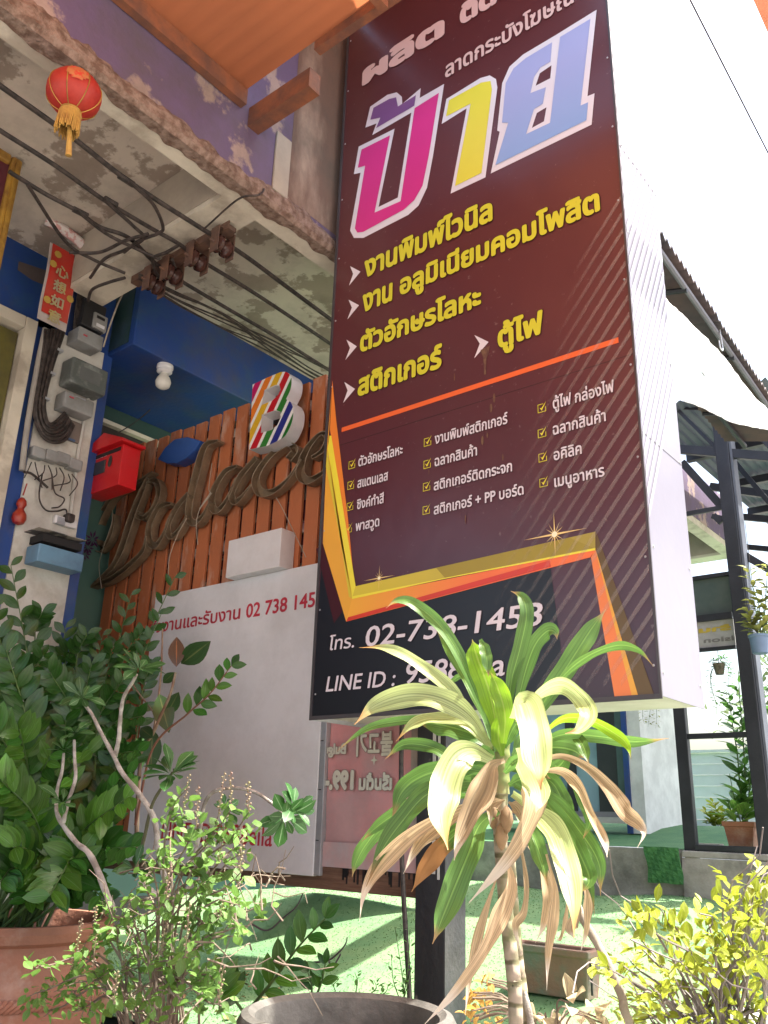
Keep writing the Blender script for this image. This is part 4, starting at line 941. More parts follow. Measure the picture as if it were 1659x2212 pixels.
pbox((352,1150), (528,1300), .13, M['greymetal'], me2, 'terminal_cover', bevel=.01)
pbox((378,1178), (405,1192), .134, M['txred'], me2, 'seal', bevel=0)
pbox((415,1185), (480,1193), .134, M['alu'], me2, 'slot', bevel=0)
bd = pbox((405,1290), (500,1450), .02, mat('brown_board', (.17, .14, .12), .6), None, 'meter_board'); tag(bd, 'grey brown mounting board behind the cable loops below the lower meter', 'board')
pt = pbox((420,1415), (468,1440), .024, mat('blue_print_plate', (.05, .10, .2), .4), None, 'number_plate', bevel=0); tag(pt, 'small dark blue plate on the board below the lower meter', 'plate')
# conduit and cable loops
pipe = MB().tube(spline([at(*z2(*q), X=-4.25) for q in ((290,715),(250,900),(205,1150),(165,1400),(140,1620))], 6), .016, 10)
tag(pipe.build('conduit_pipe', mat('grey_conduit', (.36, .34, .31), .6, dirt=.5), smooth=True), 'long pale conduit pipe down the left side of the pillar', 'pipe')
b = thing('cable_coil', 'big loops of black cable hanging down the pillar under the meters', 'cable', at(*z2(320,1300), X=-4.22))
for i in range(7):
    o_ = i*13
    pts = [(290+o_*1.6, 720), (270+o_*1.2, 870), (250+o_*.9, 1010), (222+o_*.8, 1180), (225+o_*.9, 1290), (270+o_*.6, 1400-o_), (340+o_*.1, 1440-o_*1.6), (420-o_*.3, 1420-o_*1.9), (470-o_*.7, 1330-o_)]
    MB().tube(spline([at(*z2(*q), X=-4.24+.012*(i % 2)) for q in pts], 6), .0095, 8).build('cable_strand', M['cable'], b, smooth=True)
for q in ((345,865), (297,1012), (258,1172)): pbox((q[0]-25, q[1]-12), (q[0]+25, q[1]+16), .075, M['alu'], b, 'clip', bevel=.003)
for i, (x, y) in enumerate(((215,1525), (300,1545), (372,1560), (450,1600))):
    t_ = thing('breaker_box', ['leftmost of the four small grey boxes in a row on the pillar', 'second from the left of the four small grey boxes on the pillar', 'third from the left of the four small grey boxes on the pillar', 'rightmost of the four small grey boxes on the pillar'][i], 'breaker box', at(*z2(x, y), X=-4.25), 'small grey boxes in a row')
    pbox((x-36, y-50), (x+36, y+38), .075, M['greymetal'], t_, 'case', bevel=.008)
    for k in range(2):
        p = at(*z2(x-14+k*22, y+42), X=-4.24); MB().tube(spline([p, p+Vector((.01, .03*(k-.5)+.008*i, -.05)), p+Vector((.0, .09*(k-.6)-.02*i+.03, -.10-.03*k))], 5), .0035, 6).build('lead', M['cable'], t_)
sk = thing('wall_socket', 'white double wall socket with a black plug near the bottom of the pillar', 'socket', at(*z2(405,1955), X=-4.28))
pbox((338,1910), (472,1995), .035, M['white'], sk, 'plate'); pbox((350,1920), (395,1975), .038, M['alu'], sk, 'outlet', bevel=0); pbox((400,1900), (440,1965), .075, M['cable'], sk, 'plug', bevel=.01)
for L_, r_ in ((((270,1640),(250,1790),(290,1870),(360,1880),(420,1870),(425,1930)), .005), (((330,1640),(350,1760),(410,1800),(380,1850),(330,1860)), .004), (((150,1630),(200,1640),(260,1690),(305,1730)), .007)):
    MB().tube(spline([at(*z2(*q), X=-4.25) for q in L_], 7), r_, 6).build('plug_cord', M['cable'], sk, smooth=True)
tr_ = MB().tube([at(*z2(600,960), X=-4.275), at(*z2(500,1500), X=-4.275), at(*z2(452,1905), X=-4.275)], .012, 8)
tag(tr_.build('cable_trunking', mat('white_trunking', (.55, .54, .50), .5, dirt=.4)), 'white plastic trunking down the right side of the pillar to the socket', 'trunking')
gd = thing('gourd_charm', 'small red gourd shaped charm hanging on the pillar left of the socket', 'charm', at(*z2(125,1880), X=-4.27))
c = at(*z2(127,1890), X=-4.26)
MB().lathe(c, [(.001, -.07), (.028, -.058), (.038, -.035), (.035, -.008), (.018, .018), (.017, .026), (.027, .045), (.023, .068), (.010, .085), (.001, .088)], 20).build('gourd', mat('red_charm', (.26, .012, .010), .35, (.34, .05, .02), 20), gd, smooth=True)
MB().tube([c+Vector((0, 0, .1)), c+Vector((0, .01, .17))], .004, 6).build('cord', mat('red_charm', (.4, .02, .015)), gd)
bm_ = thing('blue_mailbox', 'pale blue metal mailbox with a rusty dark lid at the bottom of the pillar', 'mailbox', at(*z2(300,2100), X=-4.25))
pbox((170,2110), (440,2290), .16, mat('pale_blue_enamel', (.13, .27, .40), .45, (.09, .18, .28), 5, dirt=.3), bm_, 'body', X=-4.28)
pbox((150,2020), (455,2090), .19, mat('flaking_lid', (.10, .10, .10), .7, (.42, .38, .33), 9, 9, lo=.48, hi=.53, dirt=.4), bm_, 'lid', X=-4.28)
pbox((185,2096), (440,2110), .165, M['dark'], bm_, 'slot', X=-4.28, bevel=0)
# ================================================================ TERRACE, STEP WALL, STEEL FRAME (right)
FRY = 6.5
plat = MB(); NX, NY = 30, 14
for j in range(NY+1):
    for i in range(NX+1):
        x = -8+9.5*i/NX; y = FRY+6.5*j/NY; plat.v.append(Vector((x, y, .862+.17*sstep(6.9, 8.3, y)+.012*noise.noise(Vector((x*2, y*2, 0))))))
for j in range(NY):
    for i in range(NX): k = j*(NX+1)+i; plat.f.append((k, k+1, k+NX+2, k+NX+1))
M['turf3'] = mat('terrace_turf', (.045, .15, .06), .9, (.09, .20, .08), 5, 9, .5, 160, lo=.35, hi=.65)
tag(plat.build('terrace_turf', M['turf3'], smooth=True), kind='structure')
sw = thing('step_wall', 'grey weathered concrete step wall holding the green terrace beyond the lawn', 'wall', (-3, FRY, 0))
xe = at(*z4(905,2120),Y=FRY).x
b = MB(); n1, n2 = 60, 12
for j in range(n2+1):
    for i in range(n1+1):
        x = -8+(xe+8)*i/n1; z = .1+.76*j/n2
        b.v.append(Vector((x, FRY-.02-.018*noise.noise(Vector((x*4, z*4, 0)))-.008*noise.noise(Vector((x*13, z*13, 0))), z)))
for j in range(n2):
    for i in range(n1): k = j*(n1+1)+i; b.f.append((k, k+1, k+n1+2, k+n1+1))
b.build('rendered_face', M['concrete'], sw, smooth=True)
b = MB(); n1 = 40
for j in range(n2+1):
    for i in range(n1+1):
        x = xe+.002+(1.5-xe)*i/n1; z = -.05+.86*j/n2
        b.v.append(Vector((x, FRY-.05-.02*noise.noise(Vector((x*4, z*4, 4)))-.006*noise.noise(Vector((x*13, z*13, 0)))-(.05 if j < 7 else 0), z)))
for j in range(n2):
    for i in range(n1): k = j*(n1+1)+i; b.f.append((k, k+1, k+n1+2, k+n1+1))
b.build('lower_face', M['concrete'], sw, smooth=True)
MB().box((xe+.005, FRY-.05, .812), (1.5, FRY+.1, .856)).build('coping', M['concrete'], sw, bevel=.008)
# turf flap hanging over the step
p0, p1 = at(*z4(672,2105), Y=FRY-.05), at(*z4(888,2105), Y=FRY-.05)
b = MB()
for j in range(9):
    for i in range(9):
        x = p0.x+(p1.x-p0.x)*i/8; z = .875-.24*j/8; b.v.append(Vector((x+.008*math.sin(z*20), FRY-.055-.010*math.sin(i*1.3+j)-.02*(1-j/8), z)))
for j in range(8):
    for i in range(8): k = j*9+i; b.f.append((k, k+1, k+10, k+9))
tag(b.build('turf_flap', M['turf2'], solid=.012), 'dark green square of turf folded down over the front of the concrete step', 'turf mat')
sl_ = MB().box((at(*z4(930,2060),Y=6.8).x, 6.75, .865), (at(*z4(1150,2060),Y=6.8).x, 6.85, .905))
tag(sl_.build('loose_plank', mat('pale_plank', (.42, .38, .32), .8, dirt=.4), bevel=.006), 'pale broken plank lying on the terrace beside the terracotta plant pot', 'plank')
# steel frame
fr = thing('steel_frame', 'black steel post frame at the right of the sign, one post thick, one thin', 'steel frame', (-2.1, FRY, .86))
tx0, tx1 = at(1455,1555,Y=FRY).x, at(1480,1555,Y=FRY).x; kx0, kx1 = at(1603,1497,Y=FRY).x, at(1632,1497,Y=FRY).x
MB().box((tx0, FRY, .80), (tx1, FRY+.06, 4.0)).build('post', M['black'], fr, bevel=.004)
MB().box((kx0-.0, FRY-.02, .0), (kx1+.01, FRY+.13, 4.28)).build('post', M['black'], fr, bevel=.006)
MB().box((kx1+.012, FRY, .0), (kx1+.03, FRY+.11, 4.1)).build('post_flange', mat('grey_flange', (.10, .11, .14), .5), fr)
zb1 = at(*z4(1100,1375),Y=FRY).z; zb2 = at(*z4(1100,2098),Y=FRY).z
MB().box((tx1+.001, FRY+.005, zb1-.02), (kx0-.001, FRY+.04, zb1+.018)).build('rail', M['black'], fr, bevel=.003)
MB().box((tx1+.001, FRY-.03, zb2-.018), (kx0-.001, FRY+.05, zb2+.022)).build('rail', M['black'], fr, bevel=.003)
def px_bar(q0, q1, r, cr=zR, Y=FRY+.03, name='rail', Y2=None):
    a, c = at(*cr(*q0), Y=Y), at(*cr(*q1), Y=Y2 or Y)
    b = MB(); d = (c-a).normalized(); nn = Vector((0, 1, 0)); u = d.cross(nn).normalized()*r; v = nn*r*.6
    b.add([a-u-v, a+u-v, a+u+v, a-u+v, c-u-v, c+u-v, c+u+v, c-u+v], [(0,1,2,3),(7,6,5,4),(0,4,5,1),(1,5,6,2),(2,6,7,3),(3,7,4,0)])
    return b.build(name, M['black'], fr, bevel=.002)
px_bar((560,1595), (1250,1652), .036); px_bar((620,1392), (860,1630), .014, Y=FRY+.06); px_bar((560,1375), (800,1385), .012, Y=FRY+.1)
px_bar((640,1670), (850,1905), .030, Y=FRY+.08); px_bar((660,1948), (860,1912), .018)
px_bar((790,1800), (1250,1862), .034, Y=FRY+.9); px_bar((900,1640), (1110,1890), .020, Y=FRY+.5); px_bar((930,1960), (1250,1990), .032, Y=FRY+1.8); px_bar((940,2120), (1250,2150), .028, Y=FRY+2.6); px_bar((1020,1480), (1250,1720), .03, Y=FRY+.02)
px_bar((800,1960), (870,1975), .02, name='lamp_bracket'); px_bar((810,1955), (850,1995), .022, name='lamp_bracket')
px_bar((960,2160), (1250,2330), .028, Y=FRY+.1)
# roof over the terrace
rf = thing('terrace_roof', 'dark blue grey corrugated roof on steel purlins over the terrace at the right', 'roof', (-1, 8, 4.2))
b = MB(); nx = 240
for i in range(nx+1):
    x = -2.50+4.8*i/nx; zz = .010*math.sin(x*2*math.pi/.075)
    b.v.append(Vector((x, 7.45, 4.315+zz))); b.v.append(Vector((x, 10.25, 4.34+zz)))
for i in range(nx): k = 2*i; b.f.append((k, k+1, k+3, k+2))
M['roofd'] = mat('dark_roof_sheet', (.05, .06, .075), .6, (.035, .045, .06), 3, 5, trans=.08)
b.build('roof_sheet', M['roofd'], rf, fixn=False, smooth=True)
b = MB()
for i in range(101):
    x = -2.48+1.0*i/100; zz = .010*math.sin(x*2*math.pi/.075)
    b.v.append(Vector((x, 6.44, 4.30+zz))); b.v.append(Vector((x, 7.449, 4.31+zz)))
for i in range(100): k = 2*i; b.f.append((k, k+1, k+3, k+2))
b.build('front_sheet', M['roofd'], rf, fixn=False, smooth=True)
for y in (7.5, 8.4, 9.3, 10.2): MB().box((-2.5, y, 4.22), (2.2, y+.06, 4.295)).build('purlin', M['black'], rf)
# eave roof nearer the sign, its corrugated edge against the sky
ev = thing('eave_roof', 'dark corrugated eave whose ridged edge climbs against the white sky beside the sign', 'roof', (-1.5, 5, 4.35))
A0 = at(*zR(525,435), X=-1.15); A1 = at(*zR(1101,1285), X=-1.15); sl0 = (A1.z-A0.z)/(A1.y-A0.y)
b = MB(); ny = 520
for i in range(ny+1):
    y = 3.1+2.6*i/ny; zz = .016*(abs(((y/.060) % 1)*2-1)*2-1); z = A0.z+sl0*(y-A0.y)
    z += -.02*sstep(4.15, 4.2, y)
    b.v.append(Vector((-1.15, y, z+zz))); b.v.append(Vector((-1.62, y, z+.12+zz)))
for i in range(ny): k = 2*i; b.f.append((k, k+2, k+3, k+1))
b.build('roof_sheet', mat('dark_eave_sheet', (.055, .05, .06), .65, (.10, .07, .07), 3, 6, dirt=.3), ev, solid=.006)
z_ = lambda y: A0.z+sl0*(y-A0.y)
b = MB().tube([Vector((-1.19, 3.1, z_(3.1)-.035)), Vector((-1.19, 5.7, z_(5.7)-.035))], .016, 8); b.build('edge_tube', mat('grey_tube', (.13, .13, .16), .5), ev)
MB().tube([Vector((-1.5, 3.1, z_(3.1)+.03)), Vector((-1.5, 5.7, z_(5.7)+.03))], .018, 8).build('inner_tube', M['black'], ev)
for y in (3.8, 4.5, 5.2): MB().tube([Vector((-1.18, y, z_(y)-.05)), Vector((-1.6, y, z_(y)+.06))], .014, 6).build('bracket', M['black'], ev)
hk = at(*zR(845,980), X=-1.17); MB().tube(spline([hk+Vector((0, 0, .06)), hk, hk+Vector((0, .01, -.09)), hk+Vector((0, -.03, -.10)), hk+Vector((0, -.04, -.06))], 5), .004, 6).build('wire_hook', M['alu'], ev)
# tarpaulin
tp = thing('tarpaulin', 'white vinyl tarpaulin with faint print slung below the dark eave, bright in the sun', 'tarpaulin', (-1.48, 5.4, 3.7))
up_ = [(470,690),(540,770),(575,812),(640,870),(700,930),(765,990),(830,1060),(900,1150),(980,1250),(1060,1345),(1130,1425)]; lo_ = [(500,1265),(560,1300),(605,1325),(690,1352),(770,1385),(850,1428),(930,1462),(1000,1478),(1060,1488),(1110,1497),(1150,1500)]
b = MB(); n_ = 14; U_ = spline([at(*zR(*q), X=-1.12) for q in up_], 4); W_ = spline([at(*zR(*q), X=-1.12) for q in lo_], 4); m__ = len(U_)
for i in range(m__):
    for j in range(n_+1):
        p = U_[i].lerp(W_[i], j/n_); s_ = math.sin(math.pi*j/n_); b.v.append(p+Vector((.018*s_+.012*noise.noise(p*5)+.008*noise.noise(p*17), 0, 0)))
for i in range(m__-1):
    for j in range(n_): k = i*(n_+1)+j; b.f.append((k, k+1, k+n_+2, k+n_+1))
b.build('sheet', mat('white_vinyl', (.80, .80, .78), .5, (.74, .75, .74), 3, 4, .2, 8, trans=.3), tp, smooth=True, fixn=False)
b = MB(); rr = random.Random(8)
for k in range(34):
    q = (rr.uniform(575, 820), rr.uniform(860, 1330)); 
    if q[1] < 800+(q[0]-560)*.98+30 or q[1] > 1300+(q[0]-560)*.35-20: continue
    p = at(*zR(*q), X=-1.065); w_ = rr.uniform(.01, .04); h_ = rr.uniform(.003, .009); t_ = rr.uniform(-.3, .3)
    b.add([p+Vector((0, -w_, -h_-w_*t_)), p+Vector((0, w_, -h_+w_*t_)), p+Vector((0, w_, h_+w_*t_)), p+Vector((0, -w_, h_-w_*t_))], [(0, 1, 2, 3)])
b.build('faint_print', mat('faint_print', (.48, .60, .58), .5, (.70, .50, .42), 5, lo=.45, hi=.55), tp, fixn=False)['kind'] = 'stuff'
# panel and reversed sign in the frame
q0, q1 = at(*z4(930,395), Y=6.62), at(*z4(1235,612), Y=6.62)
o = MB().box((q0.x-.3, 6.62, q1.z), (q1.x, 6.64, q0.z)).build('shade_panel', mat('dark_green_shade', (.05, .075, .07), .7, (.08, .10, .09), 4, 6, dirt=.3)); tag(o, 'dark grey green panel across the steel frame above the reversed sign', 'panel')
MB().box((q0.x-.3, 6.60, q0.z+.001), (q1.x, 6.65, q0.z+.03)).build('rail', M['black'], fr)
rs = thing('reversed_sign', 'small grey hanging sign seen from behind, gold Thai letters above faint grey reversed letters', 'sign', at(*z4(1110,730), Y=6.6))
a, c = at(*z4(960,660), Y=6.6), at(*z4(1240,800), Y=6.6)
MB().box((a.x-.12, 6.6, c.z), (c.x, 6.615, a.z)).build('board', mat('grey_sign_board', (.38, .37, .37), .6, (.30, .29, .29), 6, 7, dirt=.3), rs)
MB().box((a.x-.12, 6.58, a.z+.001), (c.x, 6.62, a.z+.05)).build('frame_bar', M['black'], rs); MB().box((a.x-.12, 6.585, c.z-.026), (c.x, 6.62, c.z-.001)).build('frame_bar', M['black'], rs)
inkK = pm('print_grey_letters', (.16, .15, .15)); inkG2 = pm('print_gold_letters', (.45, .33, .05))
def rl(s, l, r, h, m, ref, bold): 
    A, B_ = at(*z4(*l), Y=6.598), at(*z4(*r), Y=6.598); zz = (A.z+B_.z)/2; A.z = B_.z = zz; letter('lettering', s, A, B_, h, m, rs, FN, bold, ref)
rl('ision', (1232,775), (1035,782), .027, inkK, 'n', .03); rl('ร้าน', (1215,712), (1003,716), .034, inkG2, 'น', .06)
# wall with sliding door beyond
DY_ = 7.6
wg = thing('door_wing', 'white wall with a dark framed sliding glass door at the back of the terrace', 'building', (-4, DY_, 1.05))
def dx_(x): return at(*z4(x, 1600), Y=DY_).x
zd = at(*z4(300,1895), Y=DY_).z
MB().box((dx_(572), DY_-.03, .95), (dx_(655), DY_+.9, 3.3)).build('white_wall', mat('white_wall', (.75, .75, .74), .7, dirt=.15), wg)
MB().box((dx_(540), DY_-.05, .95), (dx_(571), DY_+.1, 3.3)).build('blue_post', M['blue'], wg)
MB().box((dx_(490), DY_-.02, zd), (dx_(539), DY_+.08, 3.3)).build('side_light', mat('green_grey_glass', (.07, .11, .11), .2), wg)
for a_, c_, nm, m in ((-300, 160, 'glass_pane', 'g'), (161, 214, 'door_stile', 'd'), (215, 358, 'glass_pane', 'g'), (359, 489, 'door_stile', 'd')):
    MB().box((dx_(a_), DY_ if m == 'd' else DY_+.03, zd), (dx_(c_), DY_+.07, 3.3)).build(nm, mat('dark_door_metal', (.035, .035, .04), .4) if m == 'd' else mat('pale_reflecting_glass', (.24, .36, .42), .08, (.12, .2, .24), 2.0, 3, lo=.42, hi=.6), wg)
MB().box((dx_(200), DY_-.03, zd-.0), (dx_(540), DY_-.001, zd+.045)).build('door_track', mat('grey_track', (.20, .20, .21), .4), wg)
MB().box((dx_(-300), DY_-.10, zd-.05), (dx_(545), DY_+.1, zd-.001)).build('sill', mat('pale_sill', (.55, .53, .50), .6, dirt=.3), wg)

pc = MB().box((dx_(60), DY_-.25, zd+.0), (dx_(150), DY_-.12, zd+.13)); tag(pc.build('purple_package', mat('purple_wrap', (.20, .12, .50), .4, (.6, .5, .8), 20), bevel=.01), 'small purple patterned package standing beside the sliding door', 'package')
# siding fence at the back
SY = 10.0
sf = thing('siding_fence', 'white horizontal board fence at the back of the terrace in full sun', 'fence', (-3.5, SY, 1))
x0 = at(*z4(640,1500),Y=SY).x; x1 = at(*z4(1420,1500),Y=SY).x+.4; zt_ = at(*z4(900,1490),Y=SY).z
wmat = mat('white_siding', (.78, .80, .82), .5, (.72, .74, .76), 3, dirt=.12); hb = .117
for k in range(9):
    z = zt_-hb*(k+1)
    MB().add([(x0, SY+.012, z+hb-.004), (x1, SY+.012, z+hb-.004), (x1, SY, z), (x0, SY, z), (x0, SY+.03, z+hb-.004), (x1, SY+.03, z+hb-.004), (x1, SY+.03, z), (x0, SY+.03, z)], [(3,2,1,0),(4,5,6,7),(0,1,5,4),(2,3,7,6),(1,2,6,5),(3,0,4,7)]).build('board', wmat, sf)
MB().box((x0, SY-.03, zt_+.001), (x1, SY+.05, zt_+.03)).build('cap_rail', wmat, sf)
xp = at(*z4(690,1500),Y=SY).x; MB().box((xp-.05, SY-.04, zt_-1.1), (xp+.05, SY-.004, zt_-.001)).build('post', wmat, sf)
# far low wall, neighbouring roof line behind
o = MB().box((-30, 26, 0), (20, 26.4, 2.9)).build('back_wall', mat('pale_far_wall', (.70, .70, .70), .8)); tag(o, 'pale low wall far behind the board fence', 'wall')
# ================================================================ POTS
def pot(name, label, c, prof, m, n=48, extra=None):
    t = thing(name, label, 'pot', c)
    MB().lathe(c, prof, n).build('body', m, t, smooth=True)
    return t
PC = Vector((-3.46, 2.02, 0)); 
pt_ = at(235,1985,Z=.60)
pr_ = .40
tpot = pot('terracotta_pot', 'big round terracotta pot with a rope band at the bottom left corner', PC,
    [(.20, 0), (.27, .02), (.36, .16), (.40, .30), (.385, .42), (.35, .505), (.345, .53), (.375, .545), (.385, .575), (.375, .60), (.345, .60), (.335, .57), (.33, .50), (.001, .50)], M['terra'])
b = MB(); n_ = 130
for k in range(n_):
    a = 2*math.pi*k/n_; r_ = .398
    p = [PC+Vector((math.cos(a+s*.035)*(r_+.010*math.cos(s*1.3)), math.sin(a+s*.035)*(r_+.010*math.cos(s*1.3)), .355+s*.012)) for s in (-1.4, -.7, 0, .7, 1.4)]
    b.tube(p, .009, 6)
b.build('rope_band', M['terra'], tpot, smooth=True)
b = MB(); 
for k in range(n_):
    a = 2*math.pi*k/n_; r_ = .372
    b.tube([PC+Vector((math.cos(a+s*.035)*r_, math.sin(a+s*.035)*r_, .17+s*.010)) for s in (-1.2, 0, 1.2)], .008, 6)
b.build('rope_band', M['terra'], tpot, smooth=True)
M['soil'] = mat('dark_soil', (.05, .035, .025), .95, (.10, .07, .05), 20, 8, 1, 60)
MB().lathe(PC, [(.34, .52), (.2, .535), (.001, .54)], 32).build('soil', M['soil'], tpot)
BC = at(750,2185,Z=.53); BR = .36
BC = Vector((-1.66, 1.95, 0)); KB = .715
bas = pot('stone_basin', 'round grey glazed basin with a thick worn rim at the bottom edge of the photo', BC,
    [(r_*KB, h_-.022) for r_, h_ in ((.24, .022), (.30, .03), (.36, .25), (.375, .42), (.385, .47), (.40, .50), (.40, .525), (.385, .545), (.36, .552), (.335, .54), (.325, .51), (.32, .40), (.001, .38))], M['stone'], 72)
b = MB().lathe(BC, [(.322*KB, .429), (.001, .431)], 48); b.build('water', mat('dark_water', (.02, .022, .018), .05), bas)
b = MB(); rr = random.Random(2)
for k in range(9):
    a = rr.uniform(0, 6.28); r_ = rr.uniform(0, .08); b.lathe(BC+Vector((r_*math.cos(a)-.02, r_*math.sin(a)+.10, .432)), [(.001, .012), (.014, .008), (.016, 0)], 8)
b.build('pebble', mat('pale_pebbles', (.5, .52, .55), .4), bas, smooth=True)
# oblong planter on the lawn
pa_, pb_2 = Vector((-2.98, 5.20, 0)), Vector((-2.36, 4.93, 0))
pa_ = at(*zB(60,1160), Z=.17); pb_2 = at(*zB(560,1240), Z=.17)
obl = thing('oblong_planter', 'empty oblong terracotta planter standing on the sunny green lawn', 'planter', (pa_+pb_2)/2)
dv = (pb_2-pa_); dv.z = 0; Lp = dv.length; dv.normalize(); nv = Vector((-dv.y, dv.x, 0))
def op(u, v, z): return pa_ + dv*u + nv*v + Vector((0, 0, z))
b = MB(); W2 = .17; H_ = .23
for (o0, h0), (o1, h1_) in (((.015, 0), (0, H_-.03)), ((-.012, H_-.03), (-.014, H_)), ):
    pass
ring = [(.02, 0), (.0, H_-.035), (-.012, H_-.034), (-.014, H_), (.022, H_), (.03, .05)]
for o_, h_ in ring: b.v += [op(o_, o_, h_), op(Lp-o_, o_, h_), op(Lp-o_, W2-o_, h_), op(o_, W2-o_, h_)]
for i in range(len(ring)-1):
    for j in range(4): b.f.append((i*4+j, i*4+(j+1) % 4, (i+1)*4+(j+1) % 4, (i+1)*4+j))
k = len(b.v)-4; b.f.append((k, k+1, k+2, k+3)); b.f.append((3, 2, 1, 0))
b.build('body', mat('mossy_terracotta', (.26, .15, .11), .85, (.16, .19, .15), 5, 8, .4, 50, lo=.45, hi=.65, dirt=.4), obl, bevel=.006)
b = MB().tube([op(Lp+.004, .03, .03), op(Lp+.004, .03, H_-.05)], .006, 6); b.build('crack', M['ink'], obl)
# pot plant on the terrace, hanging pots
TP = at(*z4(1290,2040), Y=6.75); TP.z = .875
p3 = thing('window_box_pot', 'small tapering terracotta pot on the terrace beside the thick black post', 'pot', TP)
hw = (at(*z4(1390,2040),Y=6.7).x-at(*z4(1195,2040),Y=6.7).x)/2; b = MB()
for s_, h_ in ((.78, 0), (.97, .15), (1.06, .152), (1.08, .185), (.96, .185), (.90, .15)):
    b.v += [TP+Vector((sx*hw*s_, sy*.09*s_, h_)) for sx, sy in ((-1, -1), (1, -1), (1, 1), (-1, 1))]
for i in range(5):
    for j in range(4): b.f.append((i*4+j, i*4+(j+1) % 4, (i+1)*4+(j+1) % 4, (i+1)*4+j))
b.f.append((20, 21, 22, 23)); b.f.append((3, 2, 1, 0)); b.build('body', M['terra'], p3, bevel=.004)
HB = at(*z4(1392,800), Y=6.2)
hp = pot('hanging_blue_pot', 'blue grey plastic pot hanging behind the thick black post with a trailing yellowish plant', HB, [(.045, -.06), (.052, -.055), (.062, .05), (.068, .055), (.068, .07), (.06, .07), (.055, .05), (.001, .05)], mat('blue_grey_plastic', (.13, .19, .30), .45), 28)
HB2 = at(*z4(1135,950), Y=6.8)
hp2 = pot('hanging_basket', 'small dark woven hanging basket with trailing stems in front of the white sky', HB2, [(.03, -.045), (.045, .03), (.05, .035), (.045, .04), (.001, .03)], mat('dark_basket', (.10, .08, .07), .9, (.2, .17, .14), 40, 4, .6, 80), 16)
MB().tube([HB2+Vector((0, 0, .03)), HB2+Vector((0, 0, .45))], .0025, 5).build('hanger', M['cable'], hp2)
MB().tube([HB+Vector((0, 0, .06)), HB+Vector((0, 0, .9))], .0025, 5).build('hanger', M['cable'], hp)
# ================================================================ PLANTS
LM = {}
LM['zz'] = leafmat('glossy_dark_leaf', (.030, .110, .014), (.03, .10, .02), .16, .25, 2, .25, (.05, .13, .03), .45)
LM['zzl'] = leafmat('glossy_fresh_leaf', (.062, .165, .018), (.10, .2, .03), .25, .25, 2, .25, (.10, .22, .05), .35)
LM['ade'] = leafmat('rosette_leaf', (.040, .125, .028), (.10, .22, .06), .25, .4, 2, .2, (.22, .34, .18), .3)
LM['bas'] = leafmat('herb_leaf', (.115, .225, .042), (.14, .26, .05), .4, .5, 2, .2, (.14, .30, .07), .45)
LM['yel'] = leafmat('lemon_leaf', (.30, .36, .03), (.42, .42, .04), .42, .4, 2, .3, (.40, .44, .10), .4)
LM['rub'] = leafmat('rubber_leaf', (.030, .070, .022), (.08, .05, .02), .12, .3, 2, .2, (.12, .14, .05), .2)
LM['rubb'] = leafmat('brown_rubber_leaf', (.065, .040, .022), (.08, .05, .03), .12, .3, 2, .2, (.25, .10, .04), .1)
LM['g'] = leafmat('dracaena_green', (.105, .215, .045), (.38, .24, .10), .38, .36, .90, .22, (.20, .36, .08), .2)
LM['y'] = leafmat('dracaena_lime', (.24, .42, .025), (.40, .36, .08), .50, .32, .93, .18, (.34, .48, .08), .1)
LM['p'] = leafmat('dracaena_sunlit_bleached', (.42, .50, .20), (.50, .28, .10), .35, .38, .88, .38, (.50, .58, .26), .15)  # bleached leaves, their sun-blown white also put into the colour
LM['b'] = leafmat('dracaena_dry', (.44, .32, .19), (.60, .52, .42), .32, .75, .80, .38, (.38, .27, .15), .25)
LM['gb'] = leafmat('dracaena_half_dry', (.10, .20, .03), (.36, .17, .06), .35, .4, .45, .35, (.2, .32, .08), .15)
